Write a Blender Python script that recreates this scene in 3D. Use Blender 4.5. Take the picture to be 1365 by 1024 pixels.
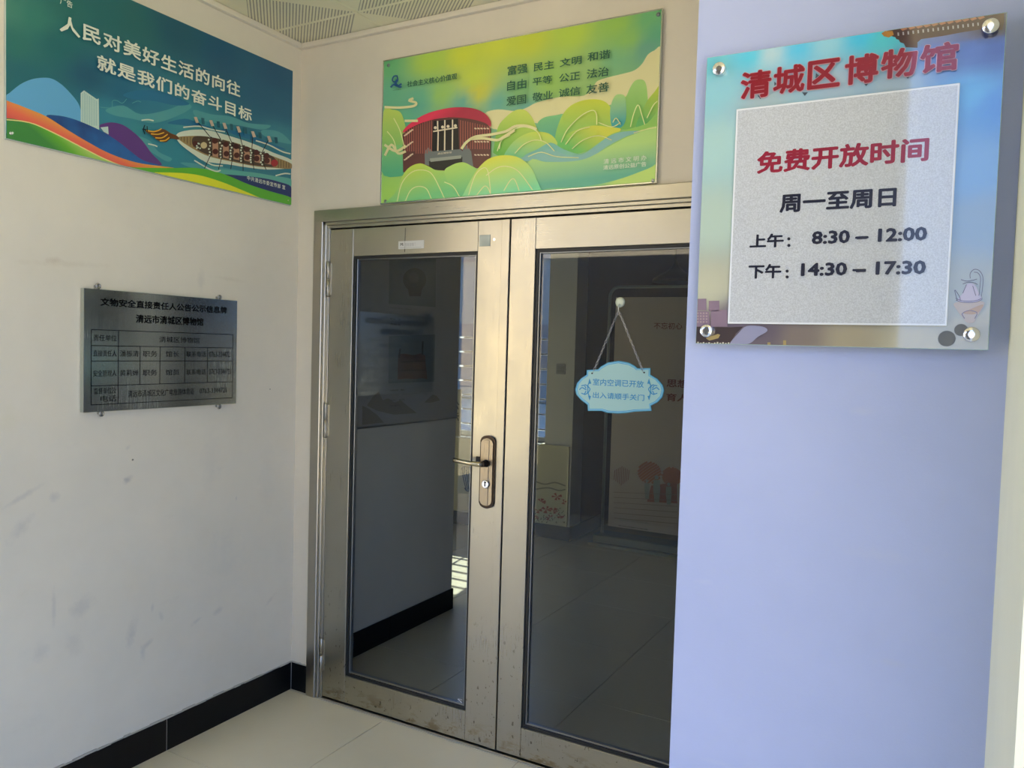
import bpy, bmesh, math, random
from mathutils import Vector, Matrix
from mathutils.geometry import tessellate_polygon
random.seed(7)
S = bpy.context.scene
col = S.collection
for o in list(bpy.data.objects): bpy.data.objects.remove(o)

# ------------------------------------------------------------ camera
F, YAW, PIT, ROL = 1055.9, 0.5048, -0.0456, 0.0292
CP = Vector((2.6061, -2.6808, 1.6058))
fw = Vector((-math.sin(YAW)*math.cos(PIT), math.cos(YAW)*math.cos(PIT), math.sin(PIT)))
rt0 = fw.cross(Vector((0, 0, 1))).normalized(); up0 = rt0.cross(fw)
rt = math.cos(ROL)*rt0 + math.sin(ROL)*up0
up = -math.sin(ROL)*rt0 + math.cos(ROL)*up0
cam = bpy.data.cameras.new('camera'); co = bpy.data.objects.new('camera', cam); col.objects.link(co)
M = Matrix((rt, up, -fw)).transposed().to_4x4(); M.translation = CP
co.matrix_world = M
cam.sensor_width = 36; cam.lens = F/1365*36; cam.clip_start = .05; cam.clip_end = 500
S.camera = co

# ------------------------------------------------------------ sky, sun, exposure
S.view_settings.view_transform = 'Standard'; S.view_settings.look = 'None'
S.view_settings.exposure = 0.24; S.view_settings.gamma = 1.0; S.view_settings.use_curve_mapping = False
w = bpy.data.worlds.new('sky'); S.world = w; w.use_nodes = True
nt = w.node_tree; nt.nodes.clear()
out = nt.nodes.new('ShaderNodeOutputWorld'); bg = nt.nodes.new('ShaderNodeBackground')
tc = nt.nodes.new('ShaderNodeTexCoord'); sx = nt.nodes.new('ShaderNodeSeparateXYZ'); rp = nt.nodes.new('ShaderNodeValToRGB')
nt.links.new(tc.outputs['Generated'], sx.inputs[0]); nt.links.new(sx.outputs['Z'], rp.inputs[0])
rp.color_ramp.elements[0].position = 0.0; rp.color_ramp.elements[0].color = (.42, .60, 1.0, 1)
rp.color_ramp.elements[1].position = .7; rp.color_ramp.elements[1].color = (.24, .43, 1.0, 1)
nt.links.new(rp.outputs[0], bg.inputs[0]); bg.inputs[1].default_value = 3.0
nt.links.new(bg.outputs[0], out.inputs[0])
sl = bpy.data.lights.new('sun', 'SUN'); so = bpy.data.objects.new('sun', sl); col.objects.link(so)
sl.energy = 32; sl.color = (1, .88, .64); sl.angle = math.radians(.6)
so.rotation_euler = Vector((-.15, 1.0, .87)).to_track_quat('Z', 'Y').to_euler(); so.location = (0, 10, 12)

# ------------------------------------------------------------ helpers
def lin(c): c /= 255; return c/12.92 if c <= .04045 else ((c+.055)/1.055)**2.4
def RGB(r, g, b, k=1.0): return (min(lin(r)/k, .92), min(lin(g)/k, .92), min(lin(b)/k, .92), 1)
def ray(u, v): return fw + rt*((u-682.5)/F) - up*((v-512)/F)
def at(u, v, ax, val):                       # image point -> point on the plane (ax = val)
    r = ray(u, v); return CP + r*((val-CP[ax])/r[ax])

def project(p):
    d = Vector(p)-CP; z = d.dot(fw); return 682.5+F*d.dot(rt)/z, 512-F*d.dot(up)/z

def mat(name, base=(.8, .8, .8, 1), rough=.5, metal=0, coat=0, spec=.5, coat_rough=.03):
    m = bpy.data.materials.new(name); m.use_nodes = True
    b = m.node_tree.nodes['Principled BSDF']
    b.inputs['Base Color'].default_value = base; b.inputs['Roughness'].default_value = rough
    b.inputs['Metallic'].default_value = metal; b.inputs['Coat Weight'].default_value = coat
    b.inputs['Coat Roughness'].default_value = coat_rough; b.inputs['Specular IOR Level'].default_value = spec
    return m
def N(m, t, **kw):
    n = m.node_tree.nodes.new(t)
    for k, v in kw.items():
        if hasattr(n, k): setattr(n, k, v)
        else: n.inputs[k].default_value = v
    return n
def lk(m, a, b): m.node_tree.links.new(a, b)
def bsdf(m): return m.node_tree.nodes['Principled BSDF']
def mixc(m, fac, a, b, mode='MIX'):
    n = m.node_tree.nodes.new('ShaderNodeMix'); n.data_type = 'RGBA'; n.blend_type = mode
    for i, x in ((0, fac), (6, a), (7, b)):
        if hasattr(x, 'is_linked'): lk(m, x, n.inputs[i])
        else: n.inputs[i].default_value = x
    return n.outputs[2]
def mth(m, op, a, b=0.0, clamp=False):
    n = m.node_tree.nodes.new('ShaderNodeMath'); n.operation = op; n.use_clamp = clamp
    for i, x in ((0, a), (1, b)):
        if hasattr(x, 'is_linked'): lk(m, x, n.inputs[i])
        else: n.inputs[i].default_value = x
    return n.outputs[0]
def ramp(m, src, stops):
    n = m.node_tree.nodes.new('ShaderNodeValToRGB'); cr = n.color_ramp
    while len(cr.elements) < len(stops): cr.elements.new(.5)
    for e, (p, c) in zip(cr.elements, stops): e.position = p; e.color = c if len(c) == 4 else (*c, 1)
    lk(m, src, n.inputs[0]); return n.outputs[0]
def bump(m, h, strength=.2, dist=.002):
    b = N(m, 'ShaderNodeBump'); b.inputs['Strength'].default_value = strength; b.inputs['Distance'].default_value = dist
    lk(m, h, b.inputs['Height']); lk(m, b.outputs[0], bsdf(m).inputs['Normal'])
def coord(m, kind='Object', scale=(1, 1, 1), loc=(0, 0, 0)):
    t = N(m, 'ShaderNodeTexCoord'); p = N(m, 'ShaderNodeMapping')
    p.inputs['Scale'].default_value = scale; p.inputs['Location'].default_value = loc
    lk(m, t.outputs[kind], p.inputs[0]); return p.outputs[0]
def noise(m, vec, scale, detail=4, rough=.6):
    n = N(m, 'ShaderNodeTexNoise'); n.inputs['Scale'].default_value = scale
    n.inputs['Detail'].default_value = detail; n.inputs['Roughness'].default_value = rough
    lk(m, vec, n.inputs['Vector']); return n.outputs[0]

class MB:
    def __init__(s): s.v = []; s.f = []; s.sm = []
    def add(s, vs, fs, smooth=False):
        n = len(s.v); s.v += [Vector(p) for p in vs]
        for f in fs: s.f.append([n+i for i in f]); s.sm.append(smooth)
        return s
    def box(s, a, b, ch=0.0):
        x0, y0, z0 = [min(p, q) for p, q in zip(a, b)]; x1, y1, z1 = [max(p, q) for p, q in zip(a, b)]
        if ch <= 0:
            return s.add([(x0,y0,z0),(x1,y0,z0),(x1,y1,z0),(x0,y1,z0),(x0,y0,z1),(x1,y0,z1),(x1,y1,z1),(x0,y1,z1)],
                  [(0,3,2,1),(4,5,6,7),(0,1,5,4),(1,2,6,5),(2,3,7,6),(3,0,4,7)])
        bm = bmesh.new(); bmesh.ops.create_cube(bm, size=1)
        for v in bm.verts: v.co = Vector(((x0+x1)/2+v.co.x*(x1-x0), (y0+y1)/2+v.co.y*(y1-y0), (z0+z1)/2+v.co.z*(z1-z0)))
        bmesh.ops.bevel(bm, geom=bm.edges[:], offset=ch, segments=1, affect='EDGES', clamp_overlap=True)
        bm.verts.index_update()
        s.add([v.co.copy() for v in bm.verts], [[v.index for v in f.verts] for f in bm.faces]); bm.free(); return s
    def lathe(s, c, axis, prof, n=24, smooth=True):      # prof: list of (radius, distance along axis)
        ax = Vector(axis).normalized(); t = Vector((0, 0, 1)) if abs(ax.z) < .9 else Vector((1, 0, 0))
        e1 = ax.cross(t).normalized(); e2 = ax.cross(e1); c = Vector(c); vs = []
        for r, h in prof:
            for i in range(n):
                a = 2*math.pi*i/n; vs.append(c+ax*h+e1*(r*math.cos(a))+e2*(r*math.sin(a)))
        fs = []
        for k in range(len(prof)-1):
            for i in range(n):
                j = (i+1) % n; fs.append((k*n+i, k*n+j, (k+1)*n+j, (k+1)*n+i))
        s.add(vs, fs, smooth)
        m = len(vs); b = len(s.v)-m
        s.f.append([b+i for i in range(n)][::-1]); s.sm.append(False)
        s.f.append([b+(len(prof)-1)*n+i for i in range(n)]); s.sm.append(False); return s
    def cyl(s, a, b, r, n=20, ch=0):
        a = Vector(a); b = Vector(b); L = (b-a).length
        p = [(r, 0), (r, L)] if not ch else [(r-ch, 0), (r, ch), (r, L-ch), (r-ch, L)]
        return s.lathe(a, b-a, p, n)
    def tube(s, pts, r, n=8, closed=False, rads=None):
        pts = [Vector(p) for p in pts]; m = len(pts); vs = []; e1 = None
        for i, p in enumerate(pts):
            if closed: d = pts[(i+1) % m]-pts[i-1]
            else: d = pts[min(i+1, m-1)]-pts[max(i-1, 0)]
            d.normalize()
            if e1 is None:
                t = Vector((0, 0, 1)) if abs(d.z) < .9 else Vector((1, 0, 0)); e1 = d.cross(t).normalized()
            else: e1 = (e1-d*e1.dot(d)).normalized()
            e2 = d.cross(e1); rr = rads[i] if rads else r
            for k in range(n):
                a = 2*math.pi*k/n; vs.append(p+e1*rr*math.cos(a)+e2*rr*math.sin(a))
        fs = []
        for i in range(m if closed else m-1):
            j = (i+1) % m
            for k in range(n):
                l = (k+1) % n; fs.append((i*n+k, i*n+l, j*n+l, j*n+k))
        if not closed: fs += [tuple(range(n))[::-1], tuple((m-1)*n+k for k in range(n))]
        return s.add(vs, fs, True)
    def poly(s, pts):                        # flat filled outline
        tr = tessellate_polygon([[Vector(p) for p in pts]])
        return s.add(pts, [tuple(t) for t in tr])
    def prism(s, pts, d):
        n = len(pts); d = Vector(d); p2 = [Vector(p)+d for p in pts]
        tr = tessellate_polygon([[Vector(p) for p in pts]])
        return s.add(list(pts)+p2, [tuple(t) for t in tr]+[tuple(n+i for i in t)[::-1] for t in tr]+[(i, (i+1) % n, n+(i+1) % n, n+i) for i in range(n)])
    def mesh(s, name, base=(0, 0, 0)):
        me = bpy.data.meshes.new(name); b = Vector(base)
        me.from_pydata([tuple(Vector(v)-b) for v in s.v], [], s.f)
        me.polygons.foreach_set('use_smooth', s.sm); me.update()
        bm = bmesh.new(); bm.from_mesh(me); bmesh.ops.recalc_face_normals(bm, faces=bm.faces); bm.to_mesh(me); bm.free()
        return me
    def build(s, name, m, parent=None, base=None):
        b = base if base is not None else (BASE.get(parent.name, Vector((0, 0, 0))) if parent else (0, 0, 0))
        o = bpy.data.objects.new(name, s.mesh(name, b)); col.objects.link(o)
        o.data.materials.append(m)
        if parent: o.parent = parent; BASE[o.name] = Vector(b)
        else: o.location = b; BASE[o.name] = Vector(b)
        return o
BASE = {}
def tag(o, label=None, cat=None, group=None, kind=None):
    if label: o['label'] = label
    if cat: o['category'] = cat
    if group: o['group'] = group
    if kind: o['kind'] = kind
    return o
def thing(name, loc, label, cat, group=None, kind=None):
    o = bpy.data.objects.new(name, None); col.objects.link(o); o.location = loc; o.empty_display_size = .05
    BASE[o.name] = Vector(loc); return tag(o, label, cat, group, kind)

def smooth_pts(p, n=4, closed=False):
    m = len(p); r = []
    for i in range(m if closed else m-1):
        g = (lambda k: p[k % m]) if closed else (lambda k: p[max(0, min(m-1, k))])
        a, b, c, d = [Vector((*g(i+k), 0)) for k in (-1, 0, 1, 2)]
        for j in range(n):
            t = j/n
            q = .5*((2*b)+(c-a)*t+(2*a-5*b+4*c-d)*t*t+(3*b-a-3*c+d)*t**3); r.append((q.x, q.y))
    if not closed: r.append(tuple(p[-1]))
    return r

class Board:
    """print on a flat board: image points are put on the board's own plane, layer by layer"""
    def __init__(s, ax, val, sgn, root, zoom, step=.00025, lim=None):
        s.ax, s.val, s.sgn, s.root, s.z, s.step, s.k, s.lim = ax, val, sgn, root, zoom, step, 0, lim
    def P(s, a, b, off=0):
        x0, y0, sc = s.z; p = at(x0+a/sc, y0+b/sc, s.ax, s.val); p[s.ax] += s.sgn*off
        if s.lim:
            (h0, h1, v0, v1) = s.lim; h = 1-s.ax
            p[h] = min(max(p[h], h0), h1); p[2] = min(max(p[2], v0), v1)
        return p
    def nxt(s, n=1): s.k += n; return s.k*s.step
    def shape(s, name, pts, m, sm=4):
        pts = smooth_pts(pts, sm, True) if sm else pts
        off = s.nxt(); return MB().poly([s.P(a, b, off) for a, b in pts]).build(name, m, s.root)
    def shapes(s, name, lst, m, sm=0):
        off = s.nxt(); mb = MB()
        for pts in lst: mb.poly([s.P(a, b, off) for a, b in (smooth_pts(pts, sm, True) if sm else pts)])
        o = mb.build(name, m, s.root)
        if len(lst) > 1: o['kind'] = 'stuff'
        return o
    def strokes(s, name, lst, w, m, sm=4):    # w in zoom pixels
        off = s.nxt(); mb = MB()
        for pts in lst:
            q = smooth_pts(pts, sm) if sm else pts; n = len(q); L = []; R = []
            for i, (a, b) in enumerate(q):
                a0, b0 = q[max(i-1, 0)]; a1, b1 = q[min(i+1, n-1)]
                d = math.hypot(a1-a0, b1-b0) or 1; nx, ny = -(b1-b0)/d*w/2, (a1-a0)/d*w/2
                L.append(s.P(a+nx, b+ny, off)); R.append(s.P(a-nx, b-ny, off))
            mb.add(L+R, [(i, i+1, n+i+1, n+i) for i in range(n-1)])
        o = mb.build(name, m, s.root)
        if len(lst) > 1: o['kind'] = 'stuff'
        return o
    def discs(s, name, lst, m, n=12):
        off = s.nxt(); mb = MB()
        for a, b, r in lst:
            mb.poly([s.P(a+r*math.cos(2*math.pi*i/n), b+r*math.sin(2*math.pi*i/n), off) for i in range(n)])
        o = mb.build(name, m, s.root)
        if len(lst) > 1: o['kind'] = 'stuff'
        return o
    def blend(s, name, samples, rough=.35, nx=36, ny=20, box=None, p=3.0, coat=0, k=.6):   # flat print whose ink blends between sampled inks
        h0, h1, v0, v1 = box or s.lim; h = 1-s.ax; off = s.nxt()
        pts = [(s.P(a, b), RGB(*c, k)) for a, b, c in samples]
        vs = []; cs = []; fs = []
        for j in range(ny+1):
            for i in range(nx+1):
                q = Vector((0, 0, 0)); q[s.ax] = s.val+s.sgn*off; q[h] = h0+(h1-h0)*i/nx; q[2] = v0+(v1-v0)*j/ny
                vs.append(q); W = 0; C = [0, 0, 0]
                for pp, c in pts:
                    d = ((pp[h]-q[h])**2+(1.3*(pp[2]-q[2]))**2+1e-4)**(p/2); wt = 1/d; W += wt
                    for t in range(3): C[t] += wt*c[t]
                cs.append([x/W for x in C]+[1])
        for j in range(ny):
            for i in range(nx): a = j*(nx+1)+i; fs.append((a, a+1, a+nx+2, a+nx+1))
        mb = MB(); mb.add(vs, fs)
        m = mat(name+'_ink', rough=rough, coat=coat); at_ = N(m, 'ShaderNodeAttribute'); at_.attribute_name = 'ink'
        lk(m, at_.outputs['Color'], bsdf(m).inputs['Base Color'])
        o = mb.build(name, m, s.root)
        a = o.data.color_attributes.new('ink', 'FLOAT_COLOR', 'POINT')
        for i, c in enumerate(cs): a.data[i].color = c
        return o
    def text(s, name, t, tl, br, m, bold=0.0, off=None, grow=0.0, sp=1.0, raw=False):
        c = s.P((tl[0]+br[0])/2, (tl[1]+br[1])/2); q = c.copy(); q[1-s.ax] += .01
        u0, v0 = project(c); u1, v1 = project(q); k = (v1-v0)/(u1-u0)*(br[0]-tl[0])
        if k < 0 and not raw: tl = (tl[0], tl[1]-k); br = (br[0], br[1]+k)   # a rising line of type
        P0, P1 = s.P(*tl), s.P(*br)
        o = place_text(name, t, s.ax, s.val+s.sgn*(s.nxt() if off is None else off), s.sgn, P0, P1, m, s.root, bold, sp); s.k += .6
        return o

_dg = None
def text_mesh(t, bold, sp=1.0):
    cu = bpy.data.curves.new('t', 'FONT'); cu.body = t; cu.size = 1; cu.resolution_u = 2
    cu.space_character = sp; cu.space_line = 1.25
    ob = bpy.data.objects.new('t', cu); col.objects.link(ob)
    dg = bpy.context.evaluated_depsgraph_get(); dg.update()
    me = bpy.data.meshes.new_from_object(ob.evaluated_get(dg)); bpy.data.objects.remove(ob); bpy.data.curves.remove(cu)
    if bold:                                  # heavier strokes: the glyphs repeated around a small circle
        vs = [v.co.copy() for v in me.vertices]; fs = [tuple(p.vertices) for p in me.polygons]; V = []; Fc = []
        n = 8 if bold < .045 else 12
        for k in range(n+1):
            d = Vector((0, 0, 0)) if k == n else Vector((bold*math.cos(2*math.pi*k/n), bold*math.sin(2*math.pi*k/n), 0))
            b = len(V); V += [v+d+Vector((0, 0, 1.2e-5*k)) for v in vs]; Fc += [tuple(b+i for i in f) for f in fs]
        me = bpy.data.meshes.new('t'); me.from_pydata([tuple(v) for v in V], [], Fc)
    return me
def place_text(name, t, ax, val, sgn, P0, P1, m, root, bold=0, sp=1.0):
    me = text_mesh(t, bold, sp); me.name = name; h = 1-ax
    xs = [v.co.x for v in me.vertices]; ys = [v.co.y for v in me.vertices]
    x0, x1, y0, y1 = min(xs), max(xs), min(ys), max(ys); b = BASE[root.name]
    for v in me.vertices:
        fx = (v.co.x-x0)/(x1-x0); fy = (v.co.y-y0)/(y1-y0); q = Vector((0, 0, 0))
        q[ax] = val+sgn*v.co.z; q[h] = P0[h]+(P1[h]-P0[h])*fx; q[2] = P1[2]+(P0[2]-P1[2])*fy
        v.co = q-b
    me.update(); o = bpy.data.objects.new(name, me); col.objects.link(o); me.materials.clear(); me.materials.append(m)
    o.parent = root; BASE[o.name] = b; return o

# ------------------------------------------------------------ materials
def paint(name, c, marks=(), dirt=.25):
    m = mat(name, c, .65, spec=.3); v = coord(m)
    big = ramp(m, noise(m, v, 1.3, 5, .65), [(.35, (1, 1, 1)), (.75, (.88, .89, .90))])
    cc = mixc(m, 1.0, c, big, 'MULTIPLY')
    sp = ramp(m, noise(m, coord(m, scale=(1, 1.0, 2.6)), 5.5, 6, .72), [(.60, (0, 0, 0)), (.72, (1, 1, 1))])
    cc = mixc(m, mth(m, 'MULTIPLY', sp, dirt), cc, tuple(x*.72 for x in c[:3])+(1,))
    for (px, py, pz, sx_, sy_, sz_, rot, a, tint) in marks:       # scuffs with their own place and shape
        mp = N(m, 'ShaderNodeMapping'); mp.vector_type = 'TEXTURE'
        mp.inputs['Location'].default_value = (px, py, pz); mp.inputs['Rotation'].default_value = (rot, 0, 0); mp.inputs['Scale'].default_value = (sx_, sy_, sz_)
        t = N(m, 'ShaderNodeTexCoord'); lk(m, t.outputs['Object'], mp.inputs[0])
        ln = N(m, 'ShaderNodeVectorMath', operation='LENGTH'); lk(m, mp.outputs[0], ln.inputs[0])
        nz = noise(m, v, 22, 4, .7)
        d = mth(m, 'ADD', ln.outputs['Value'], mth(m, 'MULTIPLY', mth(m, 'SUBTRACT', nz, .5), 2.2))
        f = mth(m, 'MULTIPLY', mth(m, 'SUBTRACT', 1.15, d, True), a if a > .9 else a*.6)
        cc = mixc(m, f, cc, tint)
    lk(m, cc, bsdf(m).inputs['Base Color'])
    fine = noise(m, v, 260, 3, .6); lump = noise(m, v, 9, 4, .6)
    bump(m, mth(m, 'ADD', mth(m, 'MULTIPLY', fine, .25), lump), .25, .003)
    return m
def LW(u, v): return at(u, v, 0, 0)
def mk(u, v, su, sv, rot, a, tint=(.42, .42, .42, 1)):
    p = LW(u, v); return (0, p.y, p.z, 1, su, sv, rot, a, tint)
G = (.44, .44, .43, 1); TN = (.62, .56, .44, 1); HOLE = (.03, .03, .03, 1)
left_marks = [mk(92, 352, .16, .012, .06, .45, TN), mk(72, 347, .03, .012, .1, .5, (.5, .42, .3, 1)), mk(305, 372, .10, .010, -.02, .4, TN),
    mk(268, 372, .018, .05, 0, .3), mk(170, 640, .02, .010, -.4, .7), mk(171, 639, .022, .012, .5, .6),
    mk(30, 662, .07, .010, .45, .5), mk(28, 703, .055, .022, .8, .45), mk(73, 662, .02, .018, 0, .45), mk(110, 808, .05, .035, .5, .42),
    mk(175, 845, .022, .055, -.2, .5), mk(195, 860, .03, .012, .4, .5), mk(203, 810, .008, .022, 0, .5), mk(72, 810, .008, .07, 0, .4),
    mk(262, 828, .035, .010, .35, .5), mk(290, 815, .03, .014, .3, .45), mk(360, 800, .04, .010, .6, .3), mk(100, 860, .03, .05, .2, .3),
    mk(55, 870, .03, .03, .2, .3), mk(190, 870, .012, .03, .2, .45), mk(300, 740, .10, .12, 0, .22, (.50, .55, .56, 1)), mk(355, 640, .05, .16, 0, .2, (.52, .55, .56, 1)),
    mk(280, 620, .05, .14, 0, .16, (.5, .53, .54, 1)), mk(177, 613, .004, .004, 0, 1, HOLE), mk(360, 519, .003, .003, 0, 1, HOLE),
    mk(10, 560, .03, .05, 0, .35, (.68, .66, .45, 1)), mk(315, 664, .006, .012, 0, .6), mk(170, 597, .014, .008, .6, .45), mk(215, 822, .01, .02, .3, .4)]
m_wall_l = paint('wall_paint_scuffed', (.84, .79, .67, 1), left_marks, .12)
m_wall = paint('wall_paint_warm', (.84, .77, .64, 1), (), .08)
m_pier = paint('wall_paint_skylight_tint', (.46, .515, .74, 1), [  # blue cast of the skylight on the pier is put into its colour
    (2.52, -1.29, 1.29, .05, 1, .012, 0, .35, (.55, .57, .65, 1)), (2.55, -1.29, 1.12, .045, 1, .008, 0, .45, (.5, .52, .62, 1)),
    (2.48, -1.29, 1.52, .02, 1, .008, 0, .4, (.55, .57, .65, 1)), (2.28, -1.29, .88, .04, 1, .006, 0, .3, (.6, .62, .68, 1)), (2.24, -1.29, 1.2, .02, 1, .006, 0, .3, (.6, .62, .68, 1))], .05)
m_side_wall = paint('wall_paint_yellow_light', (.80, .78, .58, 1), (), .05)  # yellowish light on the side wall is put into its colour
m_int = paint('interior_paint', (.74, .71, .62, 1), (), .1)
m_int_dim = paint('interior_paint_dimmed', (.07, .07, .07, 1), (), .1)  # dimness of the deeper room is put into this darker copy

def tile_mat(name, c):
    m = mat(name, c, .22, spec=.5); v = coord(m, 'Object')
    oi = N(m, 'ShaderNodeObjectInfo'); ad = N(m, 'ShaderNodeVectorMath', operation='ADD')
    lk(m, v, ad.inputs[0]); lk(m, oi.outputs['Location'], ad.inputs[1])
    n1 = ramp(m, noise(m, ad.outputs[0], 2.2, 5, .7), [(.2, (.94, .93, .91)), (.8, (1, 1, 1))])
    lk(m, mixc(m, 1.0, c, n1, 'MULTIPLY'), bsdf(m).inputs['Base Color'])
    rr = N(m, 'ShaderNodeMapRange'); lk(m, noise(m, ad.outputs[0], 3, 4, .6), rr.inputs[0])
    rr.inputs[3].default_value = .20; rr.inputs[4].default_value = .28; lk(m, rr.outputs[0], bsdf(m).inputs['Roughness'])
    return m
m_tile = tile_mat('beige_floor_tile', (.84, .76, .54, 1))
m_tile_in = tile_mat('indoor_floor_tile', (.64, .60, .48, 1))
m_grout = mat('grout', (.10, .09, .075, 1), .9)
m_skirt = mat('black_skirting_tile', (.006, .006, .006, 1), .45, spec=.2)
_n = noise(m_skirt, coord(m_skirt), 60, 3); bump(m_skirt, _n, .15, .001)
m_skgrout = mat('pale_grout', (.45, .43, .40, 1), .9)
m_caulk = mat('caulk', (.50, .47, .41, 1), .8)

def steel(name, base, rough, direction='Z', dirt=None, edge=(.30, .24, .13, 1)):
    m = mat(name, base, rough, 1.0); b = bsdf(m)
    sc = (160, 160, 2) if direction == 'Z' else (2, 160, 160)
    br = noise(m, coord(m, scale=sc), 4, 3, .6)
    bl = noise(m, coord(m), 3.2, 4, .6)
    rr = N(m, 'ShaderNodeMapRange'); lk(m, mth(m, 'ADD', mth(m, 'MULTIPLY', br, .4), mth(m, 'MULTIPLY', bl, .6)), rr.inputs[0])
    rr.inputs[1].default_value = .3; rr.inputs[2].default_value = .7; rr.inputs[3].default_value = rough-.07; rr.inputs[4].default_value = rough+.12
    cc = mixc(m, bl, tuple(x*.82 for x in base[:3])+(1,), base)
    if dirt:
        t = N(m, 'ShaderNodeTexCoord'); sp = N(m, 'ShaderNodeSeparateXYZ'); lk(m, t.outputs['Object'], sp.inputs[0])
        hz = mth(m, 'SUBTRACT', 1.0, mth(m, 'DIVIDE', sp.outputs['Z'], dirt), True)
        sp1 = ramp(m, noise(m, coord(m, scale=(1, 1, .55)), 75, 3, .55), [(.655, (0, 0, 0)), (.69, (1, 1, 1))])
        lo = ramp(m, noise(m, coord(m, scale=(1, 1, 2.5)), 9, 5, .7), [(.50, (0, 0, 0)), (.60, (1, 1, 1))])
        hz2 = mth(m, 'SUBTRACT', 1.0, mth(m, 'DIVIDE', sp.outputs['Z'], .11), True)
        spk = mth(m, 'MULTIPLY', sp1, mth(m, 'POWER', hz, .5))
        stain = mth(m, 'MULTIPLY', lo, mth(m, 'MULTIPLY', hz2, 1.3, True))
        cc = mixc(m, mth(m, 'MULTIPLY', stain, .75), cc, edge)
        cc = mixc(m, mth(m, 'MULTIPLY', spk, .8), cc, (.10, .085, .06, 1))
        lk(m, mth(m, 'ADD', rr.outputs[0], mth(m, 'MULTIPLY', stain, .35)), b.inputs['Roughness'])
    else: lk(m, rr.outputs[0], b.inputs['Roughness'])
    lk(m, cc, b.inputs['Base Color']); bump(m, br, .10, .0004)
    return m
ST = (.49, .47, .395, 1)
m_steel = steel('brushed_steel', ST, .30, 'Z', .55)
m_steel_h = steel('brushed_steel_rail', ST, .30, 'X')
m_steel_frame = steel('brushed_steel_frame', (.52, .49, .42, 1), .30, 'Z')
m_steel_plate = steel('plaque_steel', (.60, .64, .59, 1), .19, 'Z')
m_chrome = mat('bright_chrome', (.75, .75, .76, 1), .15, 1)
m_bronze = steel('bronze_plate', (.42, .36, .27, 1), .30, 'Z')
m_dark_bronze = mat('dark_bronze_rim', (.045, .035, .03, 1), .3, 1)
m_brass = mat('worn_brass', (.62, .54, .36, 1), .25, 1)
m_gasket = mat('black_rubber_gasket', (.012, .013, .014, 1), .45)
m_bead = mat('aluminium_bead', (.30, .32, .33, 1), .3, 1)
m_black = mat('black_enamel', (.008, .008, .010, 1), .45)
m_white = mat('white_plastic', (.8, .8, .78, 1), .4)

def glass(name, tint, rough=0.0):
    m = bpy.data.materials.new(name); m.use_nodes = True; t = m.node_tree; t.nodes.clear()
    o = t.nodes.new('ShaderNodeOutputMaterial'); mx = t.nodes.new('ShaderNodeMixShader')
    tr = t.nodes.new('ShaderNodeBsdfTransparent'); gl = t.nodes.new('ShaderNodeBsdfGlossy'); fr = t.nodes.new('ShaderNodeFresnel')
    tr.inputs[0].default_value = tint; gl.inputs['Roughness'].default_value = rough; 
    ge = t.nodes.new('ShaderNodeNewGeometry'); mi = t.nodes.new('ShaderNodeMapRange')       # same reflectance entering and leaving the sheet
    mi.inputs[3].default_value = 1.5; mi.inputs[4].default_value = 1/1.5
    t.links.new(ge.outputs['Backfacing'], mi.inputs[0]); t.links.new(mi.outputs[0], fr.inputs['IOR'])
    t.links.new(fr.outputs[0], mx.inputs[0]); t.links.new(tr.outputs[0], mx.inputs[1]); t.links.new(gl.outputs[0], mx.inputs[2])
    t.links.new(mx.outputs[0], o.inputs[0]); return m
m_glass = glass('grey_door_glass', (.81, .84, .86, 1))
m_glass_win = glass('blue_window_glass', (.60, .65, .69, 1))

# ------------------------------------------------------------ the setting
H = 2.929
def struct(name, mb, m, base=(0, 0, 0), parent=None):
    o = mb.build(name, m, parent, None if parent else base)
    if not parent: o['kind'] = 'structure'
    return o
struct('wall_left', MB().box((-.24, -1.35, 0), (0, 1.345, H)), m_wall_l)
wb = MB().box((0, 0, 0), (.125, .12, H)).box((.125, 0, 2.17), (2.19, .12, H)).box((2.075, 0, 0), (2.19, .12, 2.17)).box((-3.2, 0, 0), (-.24, .12, H))
struct('wall_back', wb, m_wall)
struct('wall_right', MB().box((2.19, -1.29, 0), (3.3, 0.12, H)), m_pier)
struct('wall_right_side', MB().box((2.68, -1.76, 0), (3.3, -1.29, H)), m_side_wall)
# floor slabs (joint colour) with the tiles on top
floor = struct('floor', MB().box((-3.2, -4.6, -.12), (3.3, 8, -.004)), m_grout)
T = .65
tb = MB().box((.0012, .0012, -.006), (T-.0012, T-.0012, 0), .0008).mesh('floor_tile')
tb.materials.append(m_tile); tb2 = tb.copy(); tb2.materials.clear(); tb2.materials.append(m_tile_in)
def tiles(xs, ys, me):
    for i in xs:
        for j in ys:
            o = bpy.data.objects.new('floor_tile', me); col.objects.link(o); o.parent = floor
            o.location = (.56+T*i, -.02+T*j, 0)
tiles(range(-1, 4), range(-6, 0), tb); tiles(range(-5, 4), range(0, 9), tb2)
rest = MB()
for i in range(-6, 9):
    for j in range(-7, 12):
        if -6 <= j < 0 and -1 <= i < 4: continue
        if 0 <= j < 9 and -5 <= i < 4: continue
        if .56+T*i > 3.0: continue
        x, y = .56+T*i, -.02+T*j
        rest.box((x+.0012, y+.0012, -.006), (x+T-.0012, y+T-.0012, 0))
tag(rest.build('outer_floor_tiles', m_tile, floor), kind='stuff')

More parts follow.
